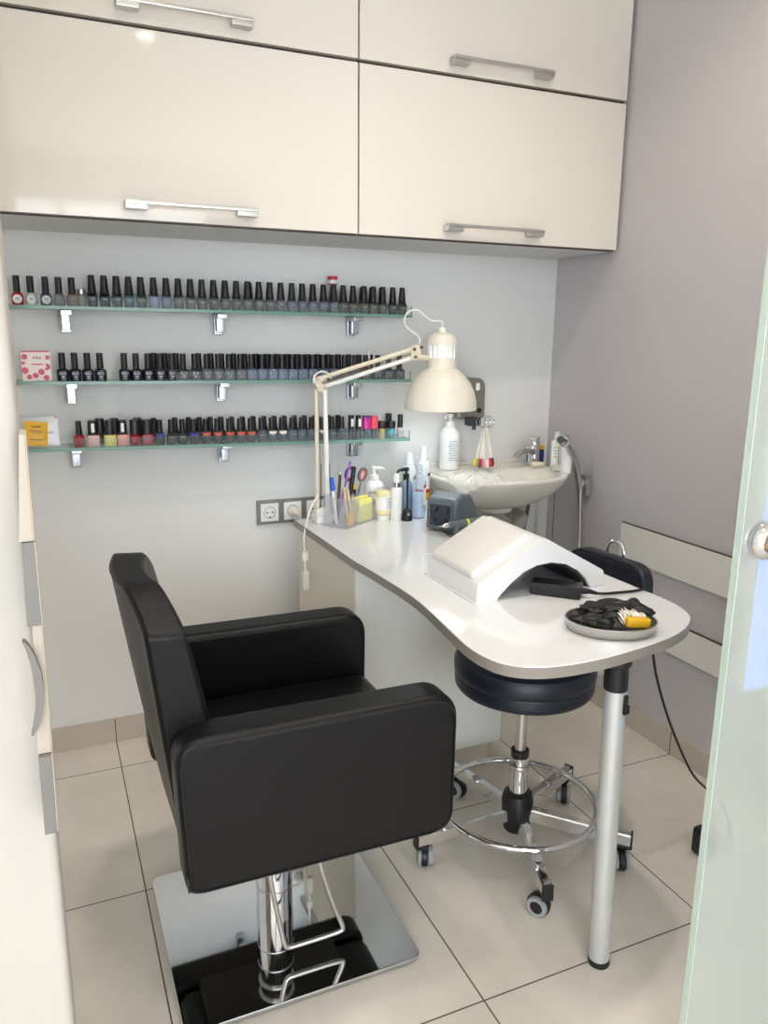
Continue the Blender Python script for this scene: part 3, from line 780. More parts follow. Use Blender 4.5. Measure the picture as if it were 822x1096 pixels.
# ------------------------------------------------------------------ stool
SX, SY = 1.08, 1.56
r = thing('stool', (SX, SY, 0), 'round black stool on a five-star chrome base with foot ring under the desk', 'stool')
q = MB(); q.lathe([(0, .462), (.160, .462), (.172, .465), (.177, .472), (.178, .480), (.1775, .498), (.1755, .501), (.1795, .505), (.1805, .515), (.180, .532), (.173, .545), (.150, .553), (.08, .556), (0, .557)], (SX, SY, 0), 48); q.build('seat', M['navy'], r)
q = MB(); q.lathe([(.06, .445), (.06, .4615)], (SX, SY, 0), 24); q.cyl((SX, SY, .27), (SX, SY, .447), .0145); gl = q.build('gas_lift', M['steel'], r)
MB().lathe([(.0165, .262), (.024, .264), (.024, .280), (.0165, .282)], (SX, SY, 0), 24).build('lift_collar', M['black'], gl)
hb = MB().lathe([(.022, .085), (.0245, .15), (.0245, .262), (.020, .264)], (SX, SY, 0), 28).build('column', M['chrome'], r)
MB().lathe([(.034, .050), (.037, .06), (.039, .10), (.0415, .115), (.0425, .135), (.037, .155), (.0248, .163)], (SX, SY, 0), 28).build('hub_cover', M['rubberglove'], r)
MB().lathe([(.025, .226), (.0262, .228), (.0262, .236), (.025, .238)], (SX, SY, 0), 28).build('ring', M['steel'], hb)
RZ = .128
q = MB(); q.tube([(SX + .205 * math.cos(t * PI / 24), SY + .205 * math.sin(t * PI / 24), RZ) for t in range(48)], .0085, 10, 1, closed=True); q.build('foot_ring', M['chrome'], r)
for k, ang in enumerate((-109, -43, 26, 99, 178)):
    a = math.radians(ang); d = Vector((math.cos(a), math.sin(a), 0)); c0 = Vector((SX, SY, 0))
    R = Matrix.Rotation(a, 3, 'Z')
    q = MB(); L0, L1 = .025, .296
    sec = lambda w_, h_, x_, z_: [R @ Vector((x_, sx * w_ / 2, z_ + sz * h_ / 2)) + c0 for sx, sz in ((-1, -1), (1, -1), (1, 1), (-1, 1))]
    A = [q.bm.verts.new(p) for p in sec(.026, .038, L0, .098)]; B = [q.bm.verts.new(p) for p in sec(.025, .034, L1, .083)]
    for i in range(4): q.bm.faces.new((A[i], A[(i + 1) % 4], B[(i + 1) % 4], B[i]))
    q.bm.faces.new(A); q.bm.faces.new(B[::-1])
    bmesh.ops.bevel(q.bm, geom=q.bm.edges[:], offset=.004, segments=2, affect='EDGES')
    lg = q.build('leg', M['chrome'], r)
    e = c0 + d * .268
    q = MB(); q.box(e + Vector((0, 0, .081)) + d * .0275, (.005, .028, .042), .002, rot=R); q.box(e + Vector((0, 0, .063)) + d * .012, (.034, .026, .008), .002, rot=R); q.build('end_cap', M['black'], lg)
    tw = a + (.9, 1.9, .5, .2, 1.2)[k]; R2 = Matrix.Rotation(tw, 3, 'Z'); ax = R2 @ Vector((0, 1, 0)); fw = R2 @ Vector((1, 0, 0))
    wc = e - fw * .010 + Vector((0, 0, .0265))
    q = MB()
    q.lathe([(.018, -.010), (.0275, -.010), (.0288, -.004), (.0275, .002), (.0275, .005), (.018, .005)], wc, 22, ax)   # hood between the tyres
    q.cyl(e + Vector((0, 0, .050)), e + Vector((0, 0, .0605)), .009)
    cs = q.build('caster', M['black'], r)
    q = MB()
    for s_ in (-1, 1): q.lathe([(.0165, -.006), (.0235, -.006), (.0252, -.003), (.0252, .003), (.0235, .006), (.0165, .006)], wc + ax * .0135 * s_, 22, ax)
    q.build('tyre', M['rubber'], cs)
    q = MB()
    for s_ in (-1, 1): q.lathe([(0, -.0055), (.017, -.0055), (.017, .0055), (.012, .0072), (0, .0075)], wc + ax * .0135 * s_, 20, ax if s_ > 0 else -ax)
    q.build('wheel_disc', M['black'], cs)
# backrest pad on a bent bar
q = MB()
pc = Vector((1.366, 1.590, .700)); yaw = math.radians(-62)   # pad width direction
U = Vector((-.10, 1, 0)).normalized(); W = Vector((1, .10, 0)).normalized()
t = bmesh.new(); o_ = rounded([(-.146, -.075), (.146, -.075), (.142, .072), (-.142, .072)], .06, 8)
vs0 = []
mt = Matrix((( U.x, 0, W.x, pc.x), (U.y, 0, W.y, pc.y), (0, 1, 0, pc.z), (0, 0, 0, 1)))
q2 = MB(); q2.prism(o_, -.022, .022, .014, 4)
for v in q2.bm.verts:
    v.co.z += .9 * v.co.x ** 2 * -1.0 + .06 * v.co.y
    v.co = mt @ v.co
pad = q2.build('backrest', M['navy'], r, smooth=55)
q = MB(); q3 = rounded([(-.141, -.070), (.141, -.070), (.138, .068), (-.138, .068)], .058, 8)
pts = [mt @ Vector((x, y_, -.9 * x * x + .06 * y_ - .0215)) for x, y_ in q3]
q.tube(pts, .002, 5, 1, closed=True); q.build('piping', M['seam'], pad)
bs = MB(); bs.tube([(SX + .10, SY + .005, .452), (SX + .20, SY + .012, .450), (SX + .30, SY + .018, .455), (SX + .335, SY + .02, .49), (SX + .335, SY + .022, .60), (SX + .322, SY + .024, .70)], .011, 10); bs.build('back_bar', M['chrome'], r)
hp = pc + Vector((.012, .020, .064))
q = MB(); q.tube([hp + U * .030 + Vector((.012, 0, -.012)), hp + U * .030 + Vector((.014, 0, .018)), hp + U * .018 + Vector((.014, 0, .034)), hp - U * .012 + Vector((.014, 0, .034)), hp - U * .026 + Vector((.014, 0, .014)), hp - U * .028 + Vector((.012, 0, -.015))], .0055, 10); q.build('chrome_handle', M['chrome'], r)
bpy.context.view_layer.update()

# ------------------------------------------------------------------ camera
CP = Vector((0, 0, 1.34)); FPX = 835.0
RIGHT, DOWN, FWD = Vector((0.916969, -0.398843, 0.009595)), Vector((-0.080042, -0.207477, -0.974960)), Vector((0.390847, 0.893240, -0.222174))
def ray(px, py): return RIGHT * (px - 411) + DOWN * (py - 548) + FWD * FPX
def aty(px, py, y): d = ray(px, py); return CP + d * (y / d.y)          # point of the place at depth y
def atz(px, py, z): d = ray(px, py); return CP + d * ((z - CP.z) / d.z)  # point of the place at height z
cd_ = bpy.data.cameras.new('camera'); cam = bpy.data.objects.new('camera', cd_); COL.objects.link(cam)
mw = Matrix.Identity(4)
for k, v in enumerate((RIGHT, -DOWN, -FWD)):
    for j in range(3): mw[j][k] = v[j]
mw.translation = CP
cam.matrix_world = mw
cd_.sensor_fit = 'HORIZONTAL'; cd_.sensor_width = 36; cd_.lens = 36 * FPX / 822; cd_.clip_start = .02
S.camera = cam

DZ = .7452
# ------------------------------------------------------------------ desk lamp
r = thing('desk_lamp', (.806, 2.335, DZ), 'cream jointed arm lamp clamped to the desk by the wall', 'lamp')
q = MB(); q.box((.806, 2.335, DZ + .012), (.062, .060, .024), .004); q.box((.800, 2.338, DZ + .034), (.040, .036, .026), .004); q.build('base', M['lampwhite'], r)
EL = Vector((.800, 2.332, 1.192)); EN = Vector((1.082, 2.262, 1.283))
B0 = Vector((.800, 2.334, DZ + .045))
q = MB(); q.cyl(B0 + Vector((-.013, 0, .0)), EL + Vector((-.014, 0, -.02)), .0068, seg=8); q.build('lower_arm', M['armbeige'], r)
q = MB(); q.cyl(B0 + Vector((.020, -.006, -.005)), EL + Vector((.013, -.004, -.02)), .0078, seg=8); q.build('lower_arm', M['lampwhite'], r)
q = MB()
def coil(q, p0, p1, rad, turns, wire):
    p0, p1 = Vector(p0), Vector(p1); ax = (p1 - p0).normalized(); a = ax.orthogonal().normalized(); b_ = ax.cross(a); n = int(turns * 8)
    q.tube([p0 + (p1 - p0) * i / n + (a * math.cos(i * PI / 4) + b_ * math.sin(i * PI / 4)) * rad for i in range(n + 1)], wire, 4, 0)
coil(q, B0 + Vector((.0, .012, .0)), B0 + Vector((.002, .012, .14)), .0045, 28, .0011); coil(q, B0 + Vector((.032, .012, .0)), B0 + Vector((.030, .012, .14)), .0045, 28, .0011)
q.cyl(B0 + Vector((.002, .012, .14)), EL + Vector((-.004, .010, -.03)), .0012, seg=6)
q.build('tension_spring', M['spring'], r)
q = MB(); q.prism(rounded([(-.026, .012), (-.012, -.030), (.018, -.030), (.024, .002), (.006, .022)], .010), -.010, .010, .002, mtx=Matrix.Translation(EL) @ XZ(0)); jo = q.build('elbow_joint', M['armbeige'], r)
q = MB()
for dx, dz in ((-.014, -.018), (.013, -.018), (.012, .004), (-.012, .008)): q.lathe([(0, 0), (.0055, 0), (.005, .004), (0, .004)], EL + Vector((dx, -.010, dz)), 12, (0, -1, 0))
q.build('joint_bolt', M['steel'], jo)
dirv = (EN - EL).normalized(); up = Vector((-dirv.z, 0, dirv.x))
q = MB(); q.cyl(EL + up * .012, EN + up * .012, .0075, seg=8); q.build('upper_arm', M['armbeige'], r)
q = MB(); q.cyl(EL - up * .016 + dirv * .01, EN - up * .014, .0075, seg=8); q.build('upper_arm', M['lampwhite'], r)
q = MB(); coil(q, EL + up * -.002 + Vector((0, -.009, 0)), EL + dirv * .13 + Vector((0, -.009, 0)), .0045, 26, .0011); q.cyl(EL + dirv * .13 + Vector((0, -.009, 0)), EN + Vector((0, -.009, 0)), .0012, seg=6); q.build('tension_spring', M['spring'], r)
HC = Vector((1.172, 2.235, 0))
br = MB(); br.prism(rounded([(-.020, .020), (.010, .030), (.016, -.022), (-.020, -.022)], .008), -.008, .008, .002, mtx=Matrix.Translation(EN + Vector((.012, -.002, 0))) @ XZ(0)); br.cyl(EN + Vector((.018, -.002, -.012)), HC + Vector((-.044, 0, 1.268)), .009, seg=10); br.build('head_bracket', M['armbeige'], r)
q = MB()
for dx, dz in ((-.004, .012), (.0, -.012), (.020, .018)): q.lathe([(0, 0), (.0055, 0), (.005, .004), (0, .004)], EN + Vector((dx + .006, -.010, dz)), 12, (0, -1, 0))
q.build('bracket_bolt', M['spring'], r)
zb = 1.108
prof = [(.1150, zb), (.1152, zb + .006), (.1135, zb + .028), (.107, zb + .055), (.094, zb + .083), (.077, zb + .105), (.058, zb + .122), (.046, zb + .128)]
inner = [(a - .0025, z_ - .0012) for a, z_ in prof[::-1]]
q = MB(); q.lathe(prof + inner + [prof[0]], HC, 48, cap=False); sh = q.build('shade', M['offwhite'], r, smooth=60)
q = MB(); z1 = zb + .126
q.lathe([(.046, z1), (.0465, z1 + .004), (.0465, z1 + .034), (.0445, z1 + .036)], HC, 40, cap=False); q.build('shade_collar', M['offwhite'], sh)
q = MB(); z2 = z1 + .036; z3 = z2 + .040        # slotted ring: uprights with open slots between
for k in range(16):
    a = 2 * PI * k / 16; R = Matrix.Rotation(a, 3, 'Z')
    q.box(HC + R @ Vector((.0435, 0, (z2 + z3) / 2)), (.003, .0105, z3 - z2 + .004), .0008, rot=R)
q.build('vent_ring', M['lampwhite'], sh)
q = MB(); q.lathe([(.0445, z3 - .002), (.0455, z3), (.0450, z3 + .012), (.040, z3 + .026), (.028, z3 + .034), (.013, z3 + .037), (.012, z3 + .052), (0, z3 + .053)], HC, 40, cap=False); q.build('lamp_cap', M['offwhite'], sh)
q = MB(); q.lathe([(0, z1 - .05), (.018, z1 - .045), (.030, z1 - .015), (.028, z1 + .02), (.016, z1 + .05), (.014, z1 + .075), (0, z1 + .076)], HC, 24); q.build('bulb', M['bulb'], sh)
tz = z3 + .052
q = MB(); q.tube([HC + Vector((0, 0, tz)), HC + Vector((-.003, 0, tz + .020)), aty(461, 343, 2.24), aty(447, 332, 2.245), aty(436, 335, 2.25), aty(433, 345, 2.255), aty(438, 353, 2.26), aty(447, 359, 2.262), aty(450, 367, 2.262)], .0026, 8); q.build('cable', M['lampwhite'], r)
q = MB(); q.tube([EL + Vector((-.026, -.01, .0)), EL + Vector((-.022, -.012, .022)), EL + Vector((.0, -.012, .034)), EL + Vector((.022, -.012, .026)), EL + Vector((.032, -.010, .010))], .0026, 8); q.build('cable', M['lampwhite'], r)
q = MB(); q.tube([(.787, 2.326, DZ + .09), (.755, 2.310, DZ + .050), (.7265, 2.285, DZ - .02), (.7225, 2.275, .69), (.7225, 2.27, .66)], .003, 8); q.tube([(.7225, 2.27, .645), (.7235, 2.268, .60)], .003, 8)
cb = q.build('power_cord', M['lampwhite'], r)
MB().box((.7225, 2.27, .655), (.020, .016, .030), .005).build('cord_clip', M['lampwhite'], cb); MB().box((.7235, 2.268, .575), (.020, .020, .062), .006).build('cord_switch', M['lampwhite'], cb)

# ------------------------------------------------------------------ organizer and its contents
u = Vector((.817, .577, 0)); v = Vector((-.577, .817, 0)); F = Vector((.841, 2.205, DZ))
RU = Matrix(((u.x, v.x, 0), (u.y, v.y, 0), (0, 0, 1)))
r = thing('desk_organizer', F + u * .08 + v * .045, 'clear acrylic organizer full of pens and tools beside the lamp base', 'organizer')
H1, H2 = .088, .062
def slabL(q, a0, a1, b0, b1, z0, z1): q.box(F + RU @ Vector(((a0 + a1) / 2, (b0 + b1) / 2, (z0 + z1) / 2)), (a1 - a0, b1 - b0, z1 - z0), .0006, 1, rot=RU)
q = MB()
slabL(q, 0, .166, 0, .092, 0, .003); q.build('tray', M['acrylic'], r)
q = MB(); slabL(q, 0, .066, 0, .0025, .003, H1); slabL(q, .070, .166, 0, .0025, .003, H2); q.build('front_wall', M['acrylic'], r)
q = MB(); slabL(q, 0, .166, .0895, .092, .003, .10); q.build('back_wall', M['acrylic'], r)
q = MB(); slabL(q, 0, .0025, .0025, .0895, .003, .095); slabL(q, .1635, .166, .0025, .0895, .003, .07); slabL(q, .067, .0695, .0, .0895, .003, .095); slabL(q, .0695, .1635, .045, .0475, .003, .09); q.build('divider', M['acrylic'], r)
def stick(name, foot, top, rad, material, label, cat, tip=None, tipm=None, tiplen=.03, tipr=None):
    r = thing(name, foot, label, cat)
    foot, top = Vector(foot), Vector(top); d = (top - foot).normalized(); L = (top - foot).length
    MB().lathe([(0, 0), (rad * .8, 0), (rad, .003), (rad, L - .003), (rad * .7, L), (0, L)], foot, 12, d).build('barrel', material, r)
    if tip == 'cap':
        tr = tipr or rad * 1.15
        MB().lathe([(tr * .95, 0), (tr, .002), (tr * .8, tiplen - .003), (tr * .5, tiplen), (0, tiplen)], top - d * (tiplen - .003), 12, d).build('pen_cap', tipm, r)
    if tip == 'brush':
        MB().lathe([(rad * .9, 0), (rad * 1.1, .004), (rad * .9, .012), (rad * .25, tiplen), (0, tiplen)], top, 12, d).build('tip', tipm, r)
    return r
LOCO = lambda a, b_, z: F + RU @ Vector((a, b_, z))
stick('pen', LOCO(.015, .05, .006), aty(355, 512, 2.265), .0045, M['white'], 'white pen with a tall blue cap in the organizer', 'pen', 'cap', M['blue'], .042, .0075)
stick('cuticle_brush', LOCO(.03, .06, .006), aty(364, 508, 2.29), .0048, M['brown'], 'dark brown brush handle standing in the organizer', 'brush', 'brush', M['steel'], .028)
stick('nail_brush_pen', LOCO(.045, .07, .006), aty(374, 498, 2.30), .0036, M['purple'], 'thin purple brush standing tall in the organizer', 'brush', 'brush', M['purple'], .016)
stick('manicure_stick', LOCO(.05, .03, .006), aty(368, 521, 2.25), .0042, M['wood'], 'left pale wooden stick in the front of the organizer', 'stick')
stick('manicure_stick', LOCO(.058, .02, .006), aty(372, 523, 2.245), .0042, M['wood'], 'right pale wooden stick in the front of the organizer', 'stick')
stick('marker', LOCO(.10, .07, .006), aty(379, 500, 2.33), .0075, M['black'], 'thick black marker standing upright behind the yellow pad', 'marker', 'cap', M['drilldark'], .03, .008)
r = thing('foil_packet', LOCO(.035, .012, .02), 'small gold foil packet inside the left organizer compartment', 'packet')
MB().box(LOCO(.034, .012, .026), (.030, .010, .040), .003, rot=RU).build('packet', M['yellow'], r)
sc0 = LOCO(.125, .068, .006)
r = thing('scissors', sc0, 'scissors with grey and orange ring handles standing in the organizer', 'scissors')
cA, cB = aty(388, 508, 2.34), aty(374, 507, 2.345)
for c_, nm, mm in ((cA, 'handle', M['drill']), (cB, 'handle', M['deepblue'])):
    ring = [c_ + Vector((.013 * math.cos(t * PI / 8) * 1.0 + .004 * math.sin(t * PI / 8), 0, .021 * math.sin(t * PI / 8))) for t in range(16)]
    h_ = MB().tube(ring, .0042, 8, 1, closed=True).build(nm, mm, r)
    MB().tube([c_ + Vector((.0085 * math.cos(t * PI / 8) + .003 * math.sin(t * PI / 8), -.001, .0155 * math.sin(t * PI / 8))) for t in range(16)], .0024, 8, 1, closed=True).build('grip_lining', M['orange'], h_)
    b_ = MB(); b_.cyl(c_ + Vector((-.002, 0, -.020)), sc0 + Vector((-.002 if c_ is cA else .004, 0, .002)), .0045, .0018, 8); b_.build('blade', M['steel'], r)
r = thing('sponge_pad', LOCO(.118, .022, .0035), 'pale yellow sponge pads standing in the front of the organizer', 'sponge')
for k, dz in ((0, 0), (1, .006)):
    MB().box(LOCO(.117 + .004 * k, .014 + .019 * k, .004 + .036 + dz / 2), (.078, .0175, .072 + dz), .004, 2, rot=RU).build('pad', M['paleyellow'], r)
r = thing('nail_clipper', LOCO(.145, .068, .006), 'small yellow and black tool behind the sponge pads in the organizer', 'tool')
q = MB(); q.cyl(LOCO(.145, .066, .006), LOCO(.14, .066, .098), .005); q.build('handle', M['black'], r)
MB().box(LOCO(.14, .066, .105), (.010, .006, .022), .003).build('tip', M['yellow'], r)

# ------------------------------------------------------------------ bottles on the desk
def pump_bottle(name, loc, rad, hb, label, body, capm, pumph=.05, spout=(1, -.3), lab=None, sy=1., seg=28, square=0., seglab=None):
    r = thing(name, loc, label, 'bottle'); x, y, z = loc
    b = MB().lathe([(0, 0), (rad * .92, 0), (rad, .004), (rad, hb * .80), (rad * .93, hb * .88), (rad * .62, hb * .96), (rad * .42, hb)], loc, seg, sy=sy, square=square).build('bottle_body', body, r)
    p = MB(); p.lathe([(rad * .46, hb - .002), (rad * .5, hb), (rad * .5, hb + .016), (rad * .2, hb + .018), (rad * .16, hb + pumph - .010)], loc, 20); p.build('pump_collar', capm, r)
    d = Vector((spout[0], spout[1], 0)).normalized(); hz = z + hb + pumph - .008
    p = MB(); c0 = Vector((x, y, hz))
    p.lathe([(0, -.004), (.009, -.004), (.0095, .004), (.007, .007), (0, .007)], c0, 16)
    p.tube([c0 - d * .004, c0 + d * .016, c0 + d * .028 + Vector((0, 0, -.002)), c0 + d * .036 + Vector((0, 0, -.009))], [.006, .0055, .0045, .0035], 8); p.build('pump_head', capm, r)
    return r
r = pump_bottle('pump_bottle', (1.0, 2.372, DZ), .034, .120, 'white hand cream pump bottle with blue print behind the yellow jar', M['white'], M['white'], .046, (1, -.2), sy=.8)
add_text('lettering', 'Balsam', .013, (.988, 2.343, DZ + .082), Euler((PI / 2, 0, -.12)), M['ink'], r)
MB().box((.975, 2.3438, DZ + .050), (.016, .0012, .022), .0004, rot=Euler((0, 0, -.35)).to_matrix()).build('label', M['blueink'], r)
MB().box((.992, 2.3435, DZ + .046), (.010, .0012, .016), .0004, rot=Euler((0, 0, -.15)).to_matrix()).build('label', M['redink'], r)
r = thing('gel_jar', (.999, 2.292, DZ), 'upside-down pale yellow gel jar with white lid beside the organizer', 'jar')
MB().lathe([(0, 0), (.020, 0), (.021, .002), (.021, .016), (.019, .018)], r.location, 28).build('lid', M['white'], r)
MB().lathe([(.019, .018), (.0245, .022), (.0255, .030), (.0255, .085), (.0235, .094), (.018, .098), (0, .099)], r.location, 28).build('jar_body', M['soapgel'], r)
MB().lathe([(.0258, .036), (.0260, .036), (.0260, .080), (.0258, .080)], r.location, 28, cap=False).build('label', M['paper'], r)
for k in range(5): MB().box((1.008, 2.2668, DZ + .045 + k * .007), (.022 - .003 * (k % 2), .0012, .0016)).build('print_line', M['inkpale'], r)
r = thing('spray_bottle', (1.040, 2.277, DZ), 'small white spray bottle with silver neck beside the black stand', 'bottle')
MB().lathe([(0, 0), (.0185, 0), (.0195, .002), (.0195, .098), (.017, .106), (.010, .110)], r.location, 28).build('bottle_body', M['white'], r)
MB().lathe([(.0115, .108), (.0125, .109), (.0125, .124), (.010, .126)], r.location, 24).build('silver_collar', M['chrome'], r)
MB().lathe([(.0095, .125), (.0102, .127), (.0102, .142), (.0085, .150), (.0045, .153), (0, .153)], r.location, 24).build('spray_head', M['white'], r)
r = pump_bottle('pump_bottle', (1.094, 2.318, DZ), .021, .125, 'dark blue clear pump bottle with black pump head behind the white spray', mat('dark_blue_liquid', srgb(128, 150, 176), .12), M['black'], .040, (-1, -.1))
r = thing('brush_stand', (1.068, 2.252, DZ), 'small black pot holding an upright thin black brush', 'pot')
MB().lathe([(0, 0), (.0165, 0), (.0175, .002), (.0175, .020), (.015, .024), (.015, .034), (.011, .038), (0, .038)], r.location, 24).build('pot', M['black'], r)
MB().lathe([(.0032, .036), (.0036, .11), (.0042, .135), (.002, .142), (0, .142)], r.location, 12).build('brush_rod', M['black'], r)
MB().box((1.066, 2.2355, DZ + .024), (.008, .003, .010), .001).build('label', M['steel'], r)
r = thing('clear_bottle', (1.122, 2.277, DZ), 'clear bluish plastic bottle with round shoulders left of the drill unit', 'bottle')
MB().lathe([(0, 0), (.0215, 0), (.0225, .003), (.0225, .118), (.0215, .132), (.016, .144), (.0105, .149)], r.location, 28).build('bottle_body', M['clearwater'], r)
MB().lathe([(.0, .003), (.0205, .0035), (.0205, .082), (0, .083)], r.location, 24).build('liquid', mat('pale_blue_liquid', srgb(196, 218, 242), .1), r)
MB().lathe([(.0105, .149), (.0115, .150), (.0115, .166), (.009, .180), (0, .182)], r.location, 20).build('cap', M['clearwater'], r)
MB().box((1.1325, 2.2562, DZ + .075), (.012, .0014, .060), .0004, rot=Euler((0, 0, .35)).to_matrix()).build('label', M['paper'], r)
MB().box((1.1328, 2.2552, DZ + .108), (.010, .0012, .010), .0004, rot=Euler((0, 0, .35)).to_matrix()).build('red_stripe', M['red'], r)
def tall_spray(loc, h, label, lab1, lab2):
    r = thing('spray_bottle', loc, label, 'bottle'); x, y, z = loc
    MB().lathe([(0, 0), (.0225, 0), (.0235, .003), (.0235, h * .68), (.020, h * .77), (.0125, h * .80)], loc, 28).build('bottle_body', M['white'], r)
    MB().lathe([(.0135, h * .795), (.015, h * .80), (.015, h * .86), (.0135, h * .87), (.0115, h * .96), (.008, h), (0, h)], loc, 24).build('spray_cap', mat('frosted_cap', srgb(226, 230, 240), .3), r)
    q = MB().lathe([(.0236, h * .18), (.0238, h * .18), (.0238, h * .30), (.0236, h * .30)], loc, 28, cap=False); q.build('label', lab1, r)
    q = MB().lathe([(.0236, h * .30), (.0238, h * .30), (.0238, h * .35), (.0236, h * .35)], loc, 28, cap=False); q.build('label', lab2, r)
    q = MB().lathe([(0, 0), (.006, 0), (.006, .001), (0, .001)], Vector((x + .012, y - .0215, z + h * .58)), 14, (.45, -1, 0)); q.build('emblem', M['ink'], r)
    return r
tall_spray((1.182, 2.370, DZ), .222, 'tall white spray bottle with yellow and red band beside the sink', M['yellow'], M['red'])
tall_spray((1.139, 2.390, DZ), .200, 'shorter white spray bottle behind the clear bottle', M['paper'], mat('lilac_print', srgb(190, 186, 220), .5))

# ------------------------------------------------------------------ nail drill
u2 = Vector((.80, .60, 0)).normalized(); v2 = Vector((-u2.y, u2.x, 0)); RD = Matrix(((u2.x, v2.x, 0), (u2.y, v2.y, 0), (0, 0, 1)))
D0 = Vector((1.096, 2.071, DZ))
r = thing('nail_drill_unit', D0 + u2 * .08, 'blue-grey nail drill control box with knobs on the desk', 'nail drill')
side = rounded([(.0, .004), (.165, .004), (.168, .050), (.118, .106), (.055, .118), (.006, .104)], [.010, .012, .03, .05, .04, .016], 6)
mt = Matrix.Translation(D0) @ RD.to_4x4() @ XZ(0)
q = MB().prism(side, -.052, .052, .011, 3, mtx=mt); body_ = q.build('housing', M['drill'], r, smooth=55)
q = MB(); q.box(D0 + RD @ Vector((-.0012, 0, .054)), (.004, .080, .076), .0015, rot=RD); fp = q.build('front_plate', M['drill'], r)
q = MB(); q.box(D0 + RD @ Vector((-.0030, .0, .054)), (.0012, .070, .066), .0004, rot=RD); q.build('plate_rim', M['drilldark'], fp)
q = MB()
for b_, z_, rr in ((.017, .074, .010), (-.017, .070, .011), (-.016, .036, .009), (.018, .040, .006)):
    q.lathe([(0, 0), (rr, 0), (rr * .9, .010), (rr * .7, .012), (0, .012)], D0 + RD @ Vector((-.003, b_, z_)), 18, -u2)
q.build('knob', M['drilldark'], fp)
MB().tube([D0 + RD @ Vector((-.012, -.016, .036)), D0 + RD @ Vector((-.030, -.022, .020)), D0 + RD @ Vector((-.030, -.050, .005)), D0 + RD @ Vector((.005, -.095, .004)), D0 + RD @ Vector((.06, -.10, .004)), D0 + RD @ Vector((.12, -.085, .012)), D0 + RD @ Vector((.16, -.05, .022))], .0032, 8).build('cord', M['black'], r)
q = MB(); q.cyl(D0 + RD @ Vector((.163, .0, .045)), D0 + RD @ Vector((.195, .0, .045)), .012, .010); q.build('rear_plug', M['drill'], r)
hA, hB = Vector((1.058, 2.006, DZ + .036)), Vector((1.235, 2.020, DZ + .040)); dh = (hB - hA).normalized(); LH = (hB - hA).length
r = thing('drill_stand', ((hA + dh * .055).x, (hA + dh * .055).y, DZ), 'small grey handpiece stand in front of the drill box', 'stand')
q = MB(); c_ = hA + dh * .055; q.box((c_.x, c_.y, DZ + .003), (.034, .030, .006), .002); q.box((c_.x, c_.y - .006, DZ + .016), (.014, .008, .026), .002); q.box((c_.x, c_.y + .013, DZ + .024), (.014, .004, .034), .001); q.box((c_.x, c_.y - .0135, DZ + .024), (.014, .003, .034), .001); q.build('stand_body', M['drill'], r)
r = thing('drill_handpiece', hA, 'grey drill handpiece with yellow ring resting on its stand', 'nail drill')
q = MB(); q.lathe([(.0075, .030), (.0105, .040), (.0112, .10), (.0105, .140), (.0095, LH), (0, LH)], hA, 20, dh); q.build('handle', M['drill'], r)
q = MB(); q.lathe([(0, 0), (.0012, 0), (.0016, .010), (.004, .012), (.0062, .020), (.0078, .032)], hA, 18, dh); q.build('collet', M['chrome'], r)
q = MB(); q.lathe([(.0112, .096), (.0116, .097), (.0116, .103), (.0112, .104)], hA, 20, dh); q.build('yellow_ring', mat('yellow_ring', srgb(226, 222, 70), .4), r)

# ------------------------------------------------------------------ hand rest
r = thing('hand_rest', (1.045, 1.578, DZ), 'white arched manicure hand rest with padded slope on the desk', 'hand rest')
y0, y1 = 1.455, 1.700
prof = rounded([(.868, DZ), (.868, .7905), (1.040, .8865), (1.224, .784), (1.224, DZ)], [0, .012, .03, .012, 0], 6)
arch = [(1.186, DZ), (1.172, .767), (1.145, .792), (1.110, .811), (1.068, .820), (1.028, .817), (.992, .805), (.960, .783), (.935, .760), (.921, DZ)]
q = MB().prism(prof + arch, 0, y1 - y0, .003, 2, mtx=XZ(y1)); shl = q.build('shell', M['resin'], r, smooth=35)
q = MB().prism(rounded([(.858, 1.448), (.922, 1.448), (.922, 1.707), (.858, 1.707)], .008), DZ, DZ + .004, .0012); q.build('base_lip', M['resin'], r)
# black lining under the arch
al = [(x, z - .0012 if z > DZ + .001 else z) for x, z in arch]; ai = [(1.047 + (x - 1.047) * .955, max(DZ, DZ + (z - DZ) * .93)) for x, z in al]
q = MB().prism(al + ai[::-1], 0, y1 - y0 - .02, 0, mtx=XZ(y1 - .01)); q.build('lining', M['black'], r)
sl = Vector((1.040 - .868, 0, .8865 - .7905)).normalized(); nn = Vector((-sl.z, 0, sl.x)); pc2 = Vector((.868, 0, .7905)) + sl * .094 + nn * .004; pc2.y = 1.588
Rm = Matrix((( sl.x, 0, nn.x, pc2.x), (0, 1, 0, pc2.y), (sl.z, 0, nn.z, pc2.z), (0, 0, 0, 1)))
q = cushion_block(-.088, .088, -.105, .105, -.010, .010, .010, rr=.0095); bmesh.ops.transform(q.bm, matrix=Rm, verts=q.bm.verts); q.build('cushion', M['cushion'], r, smooth=70)

